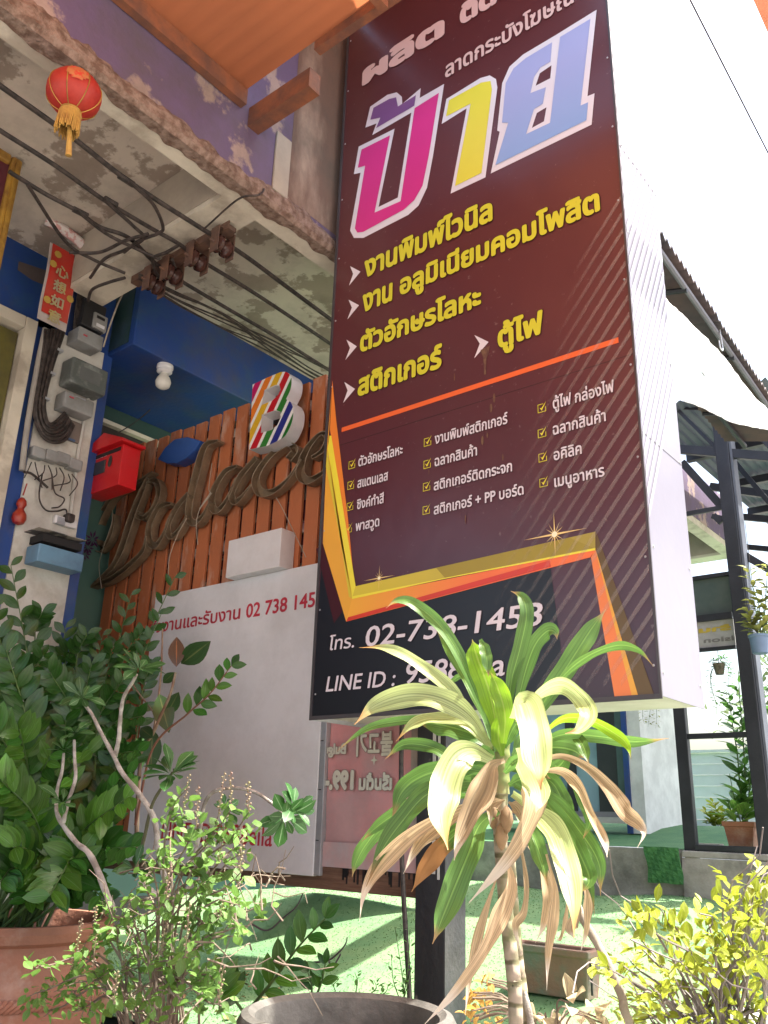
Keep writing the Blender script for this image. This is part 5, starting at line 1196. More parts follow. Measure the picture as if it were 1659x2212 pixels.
# ---------------- dracaena (hero plant)
DYp = 1.50
dbase = at(925, 2103+60, Y=DYp) if False else at(*zD(915,2103), Y=DYp)
drac = thing('dracaena', 'long-leaved corn plant with dry brown lower leaves in front of the maroon sign', 'plant', (dbase.x, DYp, 0))
def dleaf(px, wpx, kind, d0=0.0, d1=0.0, tw=0.0, fold=.28, wave=1.0):
    n_ = len(px); P = []
    for i, q in enumerate(px):
        t = i/(n_-1); P.append(at(*zD(*q), Y=DYp + d0 + (d1-d0)*t))
    S = spline(P, 7); m = len(S); Wm = wpx*.4512/1869*((S[m//2]-CAMP).dot(Vector((_X.z, _Y.z, _Z.z))))*(.46 if kind in ('g', 'gb') else .5)
    b = MB(); uvs = []; ph = random.uniform(0, 6)
    dry = kind == 'b'
    for i, p in enumerate(S):
        t = i/(m-1); T = (S[min(i+1, m-1)]-S[max(i-1, 0)]).normalized(); V = (CAMP-p).normalized()
        side = T.cross(V).normalized(); a = R(tw)*(0.4+.6*t) + (R(28)*math.sin(t*7+ph)*t if dry else R(9)*math.sin(t*5+ph))
        side = (Matrix.Rotation(a, 3, T) @ side); nrm = side.cross(T).normalized()
        if nrm.dot(V) < 0: nrm = -nrm
        prof = (.30+.70*sstep(0, .38, t))*(1-sstep(.62, 1.0, t)**1.4*.97)
        if dry: prof *= .78+.22*math.sin(t*9+ph)
        for k, u in enumerate((-1, -.5, 0, .5, 1)):
            edge = wave*.16*math.sin(t*19+ph+u*1.2)*abs(u)*prof
            q = p + side*u*Wm*prof*(1 + (.05*math.sin(t*23+ph+u) if abs(u) == 1 else 0)) + nrm*(abs(u)*fold*prof*Wm*(1.4 if dry else 1) + edge*Wm)
            b.v.append(q); uvs.append(((u+1)/2, t))
    for i in range(m-1):
        for k in range(4): j = i*5+k; b.f.append((j, j+1, j+6, j+5))
    me = b.mesh('leaf', LM[kind]); me.polygons.foreach_set('use_smooth', [True]*len(me.polygons))
    ul = me.uv_layers.new(name='UVMap')
    for lp in me.loops: ul.data[lp.index].uv = uvs[lp.vertex_index]
    o = bpy.data.objects.new('leaf', me); COL.objects.link(o); put(o, drac)
    if dry: o['label'] = 'dry brown curled leaf'
    return o
DL = [
 ([(820,800),(745,570),(645,340),(545,190),(430,95),(350,75),(292,112)],66,'g',0,-.12,35),
 ([(815,800),(765,600),(690,440),(600,300),(520,190)],80,'g',.04,.10,-10),
 ([(800,790),(700,680),(600,500),(430,370),(300,305),(165,300)],64,'p',0,-.10,30),
 ([(790,780),(700,640),(560,550),(400,530),(240,580),(140,670)],108,'p',-.02,-.22,10),
 ([(835,760),(790,520),(730,350),(705,262)],112,'y',-.01,-.04,0),
 ([(745,262),(770,330),(785,440)],60,'g',-.05,-.06,0),
 ([(855,760),(862,620),(830,500),(795,420)],92,'y',-.05,-.07,5),
 ([(870,740),(890,480),(935,300),(965,150),(945,60),(890,30)],78,'g',.02,.02,15),
 ([(895,720),(945,470),(1000,300),(1060,225),(1100,225),(1112,262)],80,'g',.04,.06,-15),
 ([(930,740),(1060,540),(1180,360),(1270,220),(1345,118)],104,'g',.06,.16,5),
 ([(960,690),(1130,450),(1260,340),(1400,290),(1500,310),(1575,392)],50,'g',-.02,-.06,45),
 ([(920,660),(1020,530),(1130,480),(1220,540),(1262,620),(1220,690),(1150,712)],86,'p',-.02,-.16,20),
 ([(905,640),(950,560),(985,620),(1010,760),(1025,880),(1035,985)],150,'p',-.06,-.30,0),
 ([(930,790),(985,900),(1010,1030),(960,1180),(860,1330),(690,1522)],130,'b',-.10,-.26,5),
 ([(930,780),(975,880),(1020,1000),(1010,1090)],115,'p',-.12,-.24,0),
 ([(1000,760),(1130,645),(1270,650),(1400,720),(1450,770),(1466,835)],52,'y',0,-.08,30),
 ([(980,790),(1130,720),(1300,725),(1480,750),(1648,735)],66,'g',.06,.12,15),
 ([(960,820),(1080,780),(1180,790),(1240,830)],120,'g',.08,.14,0),
 ([(1170,690),(1230,760),(1265,860)],60,'g',.1,.05,0),
 ([(1010,850),(1130,820),(1250,870),(1360,970),(1440,1080),(1500,1130),(1530,1190),(1495,1260)],84,'b',.02,-.12,10),
 ([(1030,890),(1140,895),(1220,970),(1280,1110),(1340,1230),(1352,1305)],66,'b',.0,-.10,15),
 ([(815,790),(720,720),(600,680),(520,665),(445,665)],112,'g',.02,-.05,10),
 ([(790,780),(660,660),(520,640),(420,670),(340,750)],58,'p',-.02,-.10,30),
 ([(720,700),(560,650),(380,650),(200,690),(50,802)],46,'g',.03,-.04,40),
 ([(800,860),(640,850),(520,780),(380,765),(288,835)],66,'g',.06,.03,20),
 ([(800,840),(700,800),(620,860),(570,1000),(560,1130),(590,1270)],150,'p',-.04,-.24,5),
 ([(800,900),(640,880),(480,910),(370,990),(318,1135)],104,'g',.02,-.06,10),
 ([(790,940),(620,950),(480,1010),(380,1120),(280,1260),(198,1445)],104,'g',.0,-.12,15),
 ([(760,970),(560,1000),(400,1060),(260,1150),(175,1230)],70,'g',.08,.05,20),
 ([(740,1000),(480,1040),(300,1130),(200,1240),(150,1330),(130,1400)],74,'g',.12,.10,5),
 ([(860,840),(800,870),(760,980),(700,1100),(640,1230),(618,1320)],128,'b',-.08,-.22,0),
 ([(820,980),(680,1060),(520,1130),(380,1230),(260,1360),(190,1480),(165,1615)],84,'b',-.02,-.14,10),
 ([(800,1010),(650,1090),(520,1180),(430,1280),(375,1385)],74,'b',.0,-.08,10),
 ([(830,1080),(740,1150),(690,1280),(620,1450),(560,1600),(515,1720)],128,'g',-.02,-.16,0),
 ([(800,1100),(660,1170),(560,1260),(480,1360),(415,1470)],96,'gb',.05,.0,10),
 ([(900,1000),(1020,1090),(1110,1190),(1160,1350),(1190,1500),(1192,1690)],118,'p',-.05,-.20,5),
 ([(910,960),(1050,1040),(1160,1180),(1240,1330),(1265,1420),(1215,1480)],104,'g',-.01,-.08,10),
 ([(930,950),(1090,1030),(1220,1180),(1310,1330),(1320,1490)],88,'g',.06,.04,0),
 ([(950,960),(1130,1110),(1230,1280),(1270,1430),(1292,1582)],52,'g',.05,.02,20),
 ([(900,1060),(980,1170),(1030,1290),(1068,1440)],88,'g',-.02,-.06,0),
 ([(1100,870),(1190,930),(1240,1040),(1270,1130),(1230,1230)],62,'g',.05,.04,25),
 ([(1000,900),(1090,950),(1150,1060),(1190,1140)],90,'g',.10,.12,0),
 ([(870,1300),(895,1440),(840,1600),(760,1760),(620,1950),(478,2103)],90,'b',-.08,-.20,15),
 ([(830,1380),(770,1560),(720,1750),(690,1900),(672,2060)],48,'b',-.04,-.10,10),
 ([(940,1260),(965,1420),(955,1560),(915,1640),(950,1800)],44,'b',-.02,-.04,20),
 ([(975,1250),(1040,1350),(1075,1480),(1050,1620),(1008,1715)],60,'b',-.03,-.07,10),
 ([(1060,1290),(1100,1450),(1095,1600),(1070,1780),(1062,1942)],52,'b',-.05,-.10,5),
 ([(1160,1500),(1155,1600),(1130,1690),(1108,1700)],26,'b',0,0,30),
 ([(1235,1400),(1262,1520),(1255,1640),(1225,1755)],46,'b',.0,-.02,15),
 ([(1200,1480),(1210,1560),(1180,1640),(1195,1700)],60,'b',-.1,-.12,0),
 ([(905,700),(870,600),(880,500)],60,'g',.05,.06,0), ([(850,820),(830,720),(845,600)],70,'y',-.03,-.04,0),
 ([(900,820),(960,740),(1040,700)],80,'g',.0,.04,0), ([(860,900),(920,840),(1000,830)],70,'g',-.03,-.06,10),
 ([(820,860),(770,800),(730,790)],60,'g',-.03,-.06,10), ([(880,960),(950,930),(1040,960)],70,'g',.02,.04,10),
 ([(840,1000),(780,1010),(720,1060)],60,'g',.02,.02,10), ([(880,1040),(930,1080),(960,1180)],60,'b',-.03,-.06,10),
 ([(860,1030),(800,1060),(790,1150)],60,'b',-.03,-.05,10), ([(820,920),(740,900),(640,930)],80,'g',.05,.06,10),
 ([(880,880),(990,880),(1080,930)],80,'g',.06,.08,10), ([(860,780),(900,690),(940,640)],70,'g',-.02,-.02,0),
 ([(590,480),(640,440),(700,430)],30,'g',.10,.1,0), ([(1180,790),(1130,860),(1080,900),(1090,980)],90,'g',.14,.14,0),
]
for s in DL:
    dleaf(s[0], s[1], s[2], s[3], s[4], s[5])
# ringed stems
def stem(name, px, wpx, m, parent, Y, rings=True, taper=1.0, nseg=90, cr=zD, sc=.4512, down=None):
    P = [at(*cr(*q), Y=Y) for q in px]
    if down is not None: P.append(Vector(down))
    S = spline(P, max(3, nseg//len(P))); r0_ = wpx*sc/1869*((S[0]-CAMP).dot(Vector((_X.z, _Y.z, _Z.z))))*.5
    ph = random.random()*6
    rf_ = lambda t: r0_*(1+(taper-1)*t)*(1+(.07*(1-abs(((t*34+ph) % 1)*2-1)) if rings else .05*math.sin(t*40+ph)))
    return MB().tube(S, rf_, 12).build(name, m, parent, smooth=True)
def ringmat():
    m = bpy.data.materials.new('ringed_cane_bark'); m.use_nodes = True; n = m.node_tree; b = n.nodes['Principled BSDF']; b.inputs['Roughness'].default_value = .8
    tc = nd(n, 'ShaderNodeTexCoord'); wv = nd(n, 'ShaderNodeTexWave', bands_direction='Z'); wv.inputs['Scale'].default_value = 9; wv.inputs['Distortion'].default_value = 1.2; wv.inputs['Detail'].default_value = 4; wv.inputs['Detail Scale'].default_value = 3
    n.links.new(tc.outputs['Object'], wv.inputs[0])
    cr = nd(n, 'ShaderNodeValToRGB'); e = cr.color_ramp.elements; e[0].position = .04; e[0].color = (.10, .08, .04, 1); e[1].position = .22; e[1].color = (.36, .29, .22, 1)
    n.links.new(wv.outputs[0], cr.inputs[0])
    nz = nd(n, 'ShaderNodeTexNoise'); nz.inputs['Scale'].default_value = 18; nz.inputs['Detail'].default_value = 8; n.links.new(tc.outputs['Object'], nz.inputs[0])
    mx = nd(n, 'ShaderNodeMix', data_type='RGBA'); mx.inputs[7].default_value = (.20, .20, .10, 1); mr = nd(n, 'ShaderNodeMapRange'); mr.inputs[1].default_value = .45; mr.inputs[2].default_value = .65
    n.links.new(nz.outputs[0], mr.inputs[0]); n.links.new(mr.outputs[0], mx.inputs[0]); n.links.new(cr.outputs[0], mx.inputs[6]); n.links.new(mx.outputs[2], b.inputs['Base Color'])
    bp_ = nd(n, 'ShaderNodeBump'); bp_.inputs['Strength'].default_value = .6; bp_.inputs['Distance'].default_value = .006; n.links.new(wv.outputs[0], bp_.inputs['Height']); n.links.new(bp_.outputs[0], b.inputs['Normal'])
    return m
RM = ringmat()
g_ = Vector((dbase.x+.01, DYp, 0))
stem('stem', [(845,1000),(838,1150),(850,1350),(872,1600),(905,1900),(915,2103)], 62, RM, drac, DYp+.01, down=g_)
stem('stem', [(880,1260),(890,1400),(905,1600),(928,1850),(958,2103)], 54, RM, drac, DYp+.05, down=g_+Vector((.05, .04, 0)))
stem('stem', [(850,640),(850,800),(848,1000)], 70, mat('sheath_green', (.16, .24, .06), .5, (.30, .26, .12), 10, 5), drac, DYp+.02, rings=False)
stem('dead_stub', [(950,1950),(975,2040),(985,2103)], 34, M['bark'], drac, DYp+.04, rings=False, nseg=20)
for q, w_ in (((805,1090), 60), ((870,1110), 80), ((845,1190), 70)):
    c = at(*zD(*q), Y=DYp-.02); b = MB().lathe(c, [(.001, .02), (.010, .010), (.013, -.008), (.006, -.025), (.001, -.03)], 9); b.build('dry_sheath', mat('dry_sheath', (.34, .22, .12), .8, (.22, .14, .07), 20), drac, smooth=True)
o = bpy.data.objects
ls = thing('leaning_stem', 'bare pale grey stem leaning down to the right behind the corn plant', 'stem', at(*zD(1460,2103), Y=1.75))
stem('stem', [(1195,1500),(1235,1600),(1300,1710),(1375,1860),(1425,1980),(1462,2103)], 40, mat('smooth_pale_bark', (.32, .28, .22), .8, (.20, .17, .13), 14, 6, .3, 40), ls, 1.75, rings=False, down=at(1500, 2500, Y=1.8))
# ---------------- pinnate glossy plant in the terracotta pot
zz = thing('glossy_pot_plant', 'dense dark green plant with thick glossy leaflets growing in the rope-banded pot', 'plant', (PC.x, PC.y, .54))
ZL = [leaf_mesh('leaf', LM['zz'], 1, .46, 6, .22, .14, .5, 1.2), leaf_mesh('leaf', LM['zzl'], 1, .47, 6, .20, .18, .5, 1.2), leaf_mesh('leaf', LM['zz'], 1, .54, 6, .12, .05, .55, 1.1)]
NLZ = [0]
def frond(parent, P, nl, L, meshes, stemr=.007, stem_m=None, ang=.75, start=.25, endt=True, out=None):
    S = spline(P, 10); m = len(S); b = MB().tube(S, stemr, 6, r2=.002); b.build('stalk', stem_m or mat('green_stalk', (.09, .16, .04), .5, (.05, .1, .03), 20), parent, smooth=True)
    V = None
    for i in range(nl):
        t = start+(1-start)*(i/(nl-1)); k = min(m-2, int(t*(m-1))); p = S[k].lerp(S[k+1], t*(m-1)-k); T = (S[k+1]-S[k]).normalized()
        V = (CAMP+Vector((0, 0, 1.2))-p).normalized(); side = T.cross(V).normalized()*(1 if i % 2 else -1)
        d = T*(1-ang*.6)+side*ang + V*random.uniform(-.05, .35) + rv(.12)
        s = L*(.75+.35*math.sin(math.pi*min(1, .15+.8*t)))*random.uniform(.85, 1.15)
        (put_leaf(random.choice(meshes), parent, p, d, V+rv(.35), s) if out is None else out.append((random.choice(meshes), p, d, V+rv(.35), s)))
    if endt and out is None: put_leaf(meshes[0], parent, S[-1], (S[-1]-S[-3]).normalized()+rv(.1), V, L*.8)
DSH = [0.0]
def zp(q, Y): return at(*zL(*q), Y=Y+DSH[0])
root = lambda: PC+Vector((random.uniform(-.12, .12), random.uniform(-.12, .12), .53))
fr_tips = [  # (mid, tip) in the photograph, Y mid, Y tip, leaf length, fresh?
 ((130,560),(50,110),2.0,1.95,.105,0), ((60,700),(-40,300),1.9,1.8,.11,0), ((200,640),(130,260),2.2,2.25,.10,0), ((260,700),(300,395),2.2,2.2,.10,0),
 ((500,640),(600,245),2.35,2.45,.082,0), ((600,620),(800,165),2.4,2.5,.080,0), ((560,760),(740,330),2.3,2.35,.085,0), ((420,700),(470,430),2.2,2.3,.085,0),
 ((330,800),(230,600),1.9,1.75,.10,1), ((120,820),(30,500),1.75,1.6,.115,1), ((450,820),(560,640),2.0,1.95,.095,0), ((500,860),(650,800),2.05,2.0,.09,0),
 ((60,1000),(-60,820),1.6,1.45,.115,1), ((130,1050),(90,860),1.65,1.5,.11,1), ((250,1050),(420,960),1.75,1.6,.10,1), ((150,1250),(10,1100),1.6,1.45,.11,1), ((100,1350),(-60,1290),1.65,1.5,.11,0),
 ((420,1050),(520,900),1.95,1.85,.09,0), ((380,1330),(590,1170),1.7,1.6,.115,1), ((440,1420),(620,1400),1.75,1.65,.105,0), ((330,1450),(230,1620),1.6,1.45,.12,1), ((280,1400),(180,1440),1.6,1.5,.10,1),
 ((200,900),(180,700),1.95,1.85,.10,0), ((350,950),(330,740),2.0,1.9,.095,0), ((0,560),(-80,420),1.9,1.8,.11,0), ((540,1000),(640,960),1.9,1.8,.085,0), ((480,1150),(600,1060),1.9,1.8,.09,0),
 ((60,1500),(0,1560),1.6,1.5,.11,0), ((200,1520),(120,1640),1.6,1.5,.10,1), ((380,1560),(480,1640),1.7,1.65,.09,0), ((90,700),(200,520),2.0,1.95,.10,0), ((300,1000),(300,820),1.8,1.7,.10,1), ((160,1150),(230,980),1.75,1.65,.10,1), ((240,1200),(330,1090),1.7,1.55,.10,1),((560,560),(650,420),2.35,2.4,.08,0),((300,560),(330,500),2.2,2.2,.09,0), ((180,760),(90,620),2.0,1.9,.10,1), ((380,760),(420,560),2.1,2.1,.09,0), ((270,820),(300,640),2.0,1.95,.095,1), ((480,640),(520,480),2.3,2.3,.085,0), ((650,700),(690,560),2.35,2.35,.08,0), ((20,880),(-30,640),1.8,1.7,.11,1), ((430,1250),(520,1120),1.8,1.7,.10,0), ((130,1420),(60,1400),1.6,1.5,.11,1), ((160,440),(190,330),2.1,2.1,.10,0), ((350,560),(400,420),2.2,2.2,.085,0)]
ZC = []
for mq, tq, ym, yt, L_, fresh in fr_tips:
    ym += .12+(.16 if mq[0] > 170 else 0); yt += .12+(.16 if mq[0] > 170 else 0)
    P = [root(), zp((mq[0]*.75+260*.25, mq[1]+.45*(1650-mq[1])), (ym+1.98)/2), zp(mq, ym), zp(tq, yt)]
    frond(zz, P, 26, L_*1.0, [ZL[1], ZL[1], ZL[0]] if fresh else [ZL[0], ZL[0], ZL[2]], out=ZC, ang=.62)
ZC.sort(key=lambda c: (c[1]-CAMP).length)
for (me_, p, d, u, s_) in ZC[:290]: put_leaf(me_, zz, p, d, u, s_)
b = MB(); uvs = []
for (me_, p, d, u, s_) in ZC[290:]:
    m_ = Matrix.Translation(p) @ frame(Vector(d), u) @ Matrix.Scale(s_, 4); b.add([m_ @ v.co for v in me_.vertices], [tuple(q.vertices) for q in me_.polygons])
    sv = {lp.vertex_index: tuple(me_.uv_layers[0].data[lp.index].uv) for lp in me_.loops}; uvs += [sv[i] for i in range(len(me_.vertices))]
me_ = b.mesh('more_leaves', LM['zz'], False); me_.polygons.foreach_set('use_smooth', [True]*len(me_.polygons)); ul = me_.uv_layers.new(name='UVMap')
for lp in me_.loops: ul.data[lp.index].uv = uvs[lp.vertex_index]
o = bpy.data.objects.new('more_leaves', me_); COL.objects.link(o); o['kind'] = 'stuff'; put(o, zz)
# frond that crosses the notice board, and the loose frond at the bottom
zz2 = thing('crossing_frond', 'single thick-leaved frond reaching right across the white notice board', 'plant', zp((620,1300), 2.35))
frond(zz2, [zp((620,1300),2.35), zp((700,950),2.35), zp((860,790),2.35), zp((960,700),2.35), zp((1060,570),2.35)], 12, .075, [ZL[2], ZL[1]], .006, mat('red_brown_stalk', (.20, .08, .05), .6), ang=.6, start=.5)
zz3 = thing('low_frond_plant', 'low pinnate frond with upright green leaflets beside the grey basin', 'plant', at(*zC(230,1180), Y=2.15))
def cp_(q, Y): return at(*zC(*q), Y=Y)
frond(zz3, [cp_((190,1230),2.15), cp_((330,1060),2.15), cp_((480,860),2.15), cp_((640,690),2.15)], 13, .085, [ZL[0], ZL[1]], .006, ang=.7, start=.15)
frond(zz3, [cp_((150,1230),2.05), cp_((90,1140),2.05), cp_((60,1050),2.0)], 6, .08, [ZL[0], ZL[1]], .005)
frond(zz3, [cp_((590,1140),2.25), cp_((620,1060),2.25), cp_((640,960),2.25)], 5, .06, [ZL[0], ZL[1]], .004)
frond(zz3, [cp_((560,1140),2.25), cp_((560,1080),2.25), cp_((540,1010),2.25)], 5, .05, [ZL[0]], .004)
frond(zz3, [cp_((20,1230),1.9), cp_((20,1150),1.9), cp_((10,1040),1.9)], 7, .08, [ZL[1]], .005)
# ---------------- desert rose
DSH[0] = -.14
ad = thing('desert_rose', 'leggy plant with bare curving grey branches ending in rosettes of spoon shaped leaves', 'plant', zp((740,1700), 2.05))
AL = [leaf_mesh('leaf', LM['ade'], 1, .42, 6, .16, .14, .66, 1.0), leaf_mesh('leaf', LM['ade'], 1, .46, 6, .22, .3, .66, 1.0)]
def branch(px, w0, w1, Y0, Y1, m=None, parent=ad):
    P = [zp(q, Y0+(Y1-Y0)*i/(len(px)-1)) for i, q in enumerate(px)]; S = spline(P, 8); dpt = (S[0]-CAMP).dot(Vector((_X.z, _Y.z, _Z.z)))
    k = .4713/1869*dpt*.5; ph = random.random()*9
    MB().tube(S, lambda t: k*(w0+(w1-w0)*t)*(1+.07*math.sin(t*55+ph)), 9).build('branch', m or M['bark'], parent, smooth=True); return S
def rosette(q, Y, n, L_, parent=ad, axis=None, spread=1.0, meshes=None):
    c = zp(q, Y) if not isinstance(q, Vector) else q; ax = (axis or Vector((0, 0, 1))).normalized(); V = (CAMP-c).normalized()
    a0 = random.random()*6; ax = (ax*random.uniform(.5, 1.1)+V*.55+rv(.35)).normalized(); u = ax.cross(Vector((0, 0, 1))).normalized(); w_ = ax.cross(u)
    for i in range(n):
        a = a0+i*2.4; d = (u*math.cos(a)+w_*math.sin(a))*spread+ax*random.uniform(.0, 1.1)
        put_leaf(random.choice(meshes or AL), parent, c+d*.006, d, ax*1.0+rv(.45)-d*.1, L_*random.uniform(.6, 1.1))
branch([(780,1640),(760,1550),(730,1430),(705,1270),(640,1160),(560,1060),(520,980),(460,870),(420,790),(380,740)], 34, 15, 2.05, 1.9); rosette((375,715), 1.9, 11, .078)
branch([(528,985),(545,900),(550,830),(565,720),(610,640),(625,610)], 22, 14, 1.96, 1.92); rosette((635,590), 1.92, 14, .085)
branch([(520,1700),(490,1620),(440,1490),(400,1420),(355,1385),(295,1310),(260,1240),(262,1140),(285,1050),(292,970)], 34, 14, 1.85, 1.85); rosette((290,960), 1.85, 8, .06)
branch([(290,1290),(310,1200),(345,1090),(342,1000),(340,910)], 20, 14, 1.84, 1.86); rosette((345,880), 1.86, 12, .062); rosette((285,1200), 1.82, 10, .085)
branch([(700,1560),(650,1440),(670,1320),(700,1200),(760,1100),(790,1060)], 20, 12, 2.05, 1.95, mat('olive_bark', (.10, .10, .05), .7)); rosette((785,1070), 1.93, 18, .098)
branch([(880,1480),(900,1400),(920,1300),(935,1210),(975,1150),(1060,1130),(1160,1145),(1240,1195),(1300,1250)], 22, 13, 2.1, 2.05); rosette((1305,1255), 2.04, 14, .085, axis=Vector((.5, 0, -.5))); rosette((1340,1225), 2.04, 8, .08, axis=Vector((.3, 0, .5)))
branch([(800,1640),(900,1560),(960,1500)], 26, 12, 2.05, 2.1)
branch([(640,1560),(690,1600),(740,1640),(780,1600)], 30, 26, 1.95, 2.0); rosette((1030,1230), 2.1, 9, .06)
rosette((620,1500), 2.0, 9, .07)
# ---------------- rubber plant behind it
DSH[0] = 0
rb = thing('rubber_plant', 'thin brown-stemmed plant with few large dark leaves against the notice board', 'plant', zp((640,1500), 2.45))
RL = [leaf_mesh('leaf', LM['rub'], 1, .50, 7, .14, .10, .48, 1.1), leaf_mesh('leaf', LM['rubb'], 1, .52, 7, .14, .10, .48, 1.1)]
bs = mat('brown_smooth_stem', (.17, .09, .055), .6, (.26, .2, .14), 15)
branch([(625,1500),(628,1250),(640,1040),(650,960),(700,880),(740,790),(780,700),(805,600)], 22, 12, 2.45, 2.4, bs, rb)
branch([(700,900),(735,640),(742,500),(745,400)], 10, 8, 2.5, 2.5, bs, rb)
branch([(760,855),(640,700),(600,640)], 8, 6, 2.5, 2.5, bs, rb)
for q0, q1, L_, k, Y in (((808,575),(810,440),.14,1,2.38), ((830,560),(950,470),.12,0,2.42), ((730,700),(770,860),.20,0,2.48), ((700,860),(690,1040),.20,0,2.46), ((650,1040),(610,900),.12,0,2.5), ((560,1000),(430,1150),.17,0,2.4), ((800,600),(745,650),.10,0,2.45), ((820,690),(760,800),.17,0,2.5), ((700,900),(640,850),.08,0,2.4)):
    a, c = zp(q0, Y), zp(q1, Y); put_leaf(RL[k], rb, a, c-a, (CAMP-a)+rv(.4), (c-a).length*1.05)
# ---------------- holy basil bush
DSH[0] = -.25
bc = zp((640,2150), 1.78)
bas_p = thing('clay_pot', 'brown clay pot almost hidden by the small-leaved herb bush', 'pot', (bc.x-.1, 1.72, 0))
MB().lathe(Vector((bc.x-.1, 1.72, 0)), [(.14, 0), (.17, .03), (.215, .30), (.235, .31), (.235, .36), (.21, .36), (.20, .31), (.001, .30)], 40).build('body', M['terra'], bas_p, smooth=True)
hb_ = thing('herb_bush', 'twiggy light green herb bush with small round leaves and seed spikes', 'plant', (bc.x, 1.6, .3))
HL = [leaf_mesh('leaf', LM['bas'], 1, .62, 4, .15, .12, .5, 1.0), leaf_mesh('leaf', LM['bas'], 1, .70, 4, -.1, .2, .52, 1.0)]
tips = [(150,1960),(120,2090),(200,2150),(270,2060),(330,2160),(350,1880),(430,1780),(420,2020),(470,1650),(590,1640),(520,1760),(690,1500),(760,1400),(860,1130),(840,1230),(900,1310),(1000,1260),(1060,1230),(1140,1240),(1180,1300),(1120,1420),(1100,1520),(1080,1660),(1210,1660),(1140,1760),(960,1830),(850,1900),(700,2150),(800,2010),(880,2120),(980,2000),(560,1990),(520,2120),(640,1780),(1000,1480),(940,1560),(820,1480),(760,1640),(880,1700),(1010,1720),(330,1980),(620,1900),(1000,2120),(400,2170),(740,1880)]
rr = random.Random(31); cand = []; tw = MB(); spk = MB()
for tq in tips:
    y1 = rr.uniform(1.62, 2.0); y0 = 1.9
    P = [Vector((bc.x-.05+rr.uniform(-.1, .1), 1.70+rr.uniform(-.08, .05), .36)), zp((tq[0]*.45+640*.55+rr.uniform(-60, 60), tq[1]*.5+1980*.5+rr.uniform(-40, 40)), 1.85), zp((tq[0]*.8+640*.2+rr.uniform(-30, 30), tq[1]*.85+1900*.15+rr.uniform(-20, 30)), (y1+1.85)/2), zp(tq, y1)]
    S = spline(P, 8); tw.tube(S, .0042, 5, r2=.0012)
    m = len(S)
    for i in range(22):
        t = 1-rr.random()**1.1*.55; k = min(m-2, int(t*(m-1))); p = S[k].lerp(S[k+1], rr.random()); T = (S[k+1]-S[k]).normalized()
        d = rv(1).normalized()+T*.4+Vector((0, 0, -.15)); q = p+rv(.028)
        cand.append((q, d, rr.uniform(.022, .040)))
        if i % 4 == 0: tw.tube([p, q], .0012, 4, cap=False)
    if rr.random() < .55:
        e = S[-1]; d = Vector((rr.uniform(-.1, .1), rr.uniform(-.1, .1), 1)).normalized(); L_ = rr.uniform(.06, .11)
        spk.tube([e, e+d*L_], .0013, 4)
        for j in range(14):
            c = e+d*L_*(j+1)/15; a = j*2.4; o_ = Vector((math.cos(a), math.sin(a), 0))*.005
            spk.lathe(c+o_, [(.001, .0035), (.003, .001), (.001, -.003)], 5)
for i in range(60):   # bare dead twigs
    q = (rr.uniform(450, 1350), rr.uniform(1450, 2100)); a = zp(q, rr.uniform(1.75, 2.1)); S = [a]; d = rv(1); d.z = abs(d.z)*.6
    for j in range(4): d = (d+rv(.6)).normalized(); S.append(S[-1]+d*rr.uniform(.03, .06))
    tw.tube(S, .0026, 4, r2=.0008)
tw.build('twigs', M['twig'], hb_, fixn=False); spk.build('seed_spikes', mat('seed_spike', (.26, .25, .12), .8, (.2, .12, .1), 30), hb_, fixn=False)['kind'] = 'stuff'
cand.sort(key=lambda c: (c[0]-CAMP).length)
def bulk(name, cand, meshes, parent, n_ind=290, label=None):
    for (p, d, s) in cand[:n_ind]: put_leaf(random.choice(meshes), parent, p, d, Vector((0, 0, 1))+rv(.6), s)
    b = MB(); uvs = []; src = meshes[0]
    base = [v.co.copy() for v in src.vertices]; fs = [tuple(p.vertices) for p in src.polygons]
    suv = {}
    for lp in src.loops: suv[lp.vertex_index] = tuple(src.uv_layers[0].data[lp.index].uv)
    for (p, d, s) in cand[n_ind:]:
        m_ = Matrix.Translation(p) @ frame(Vector(d), Vector((0, 0, 1))+rv(.6)) @ Matrix.Scale(s, 4)
        b.add([m_ @ v for v in base], fs); uvs += [suv[i] for i in range(len(base))]
    if not b.v: return
    me = b.mesh(name, src.materials[0]); ul = me.uv_layers.new(name='UVMap')
    for lp in me.loops: ul.data[lp.index].uv = uvs[lp.vertex_index]
    o = bpy.data.objects.new(name, me); COL.objects.link(o); o['kind'] = 'stuff'; put(o, parent)
bulk('small_leaves', cand, HL, hb_)
# ---------------- yellow green shrub, lower right
ys = thing('yellow_shrub', 'bright yellow green shrub in full sun at the bottom right corner', 'plant', at(*zB(1300,1369), Y=1.75))
YL = [leaf_mesh('leaf', LM['yel'], 1, .46, 4, .2, .1, .55, 1.1), leaf_mesh('leaf', LM['yel'], 1, .5, 4, .1, .2, .55, 1.1)]
rr = random.Random(77); cand = []; tw = MB(); ybase = at(1560, 2420, Y=1.8)
ytips = [(800,720),(860,640),(930,690),(1000,660),(1090,770),(1040,840),(1270,640),(1310,760),(1440,480),(1420,600),(1500,720),(1590,410),(1650,480),(1570,560),(1640,620),(1480,650),(1230,940),(1180,860),(1000,1010),(960,1120),(870,900),(800,960),(700,970),(640,1010),(740,1060),(1130,1090),(1060,1180),(1640,790),(1500,860),(1400,760),(1300,1010),(1380,930),(1440,1000),(1560,980),(1640,960),(1230,1180),(1330,1200),(1480,1180),(1600,1150),(1130,1280),(930,1250),(870,1180),(800,1220),(1000,1330),(1400,1300),(1560,1300),(1250,1340),(1650,1270),(1350,880),(1560,700),(1110,980),(1700,700),(1700,1000),(760,1330),(900,1340)]
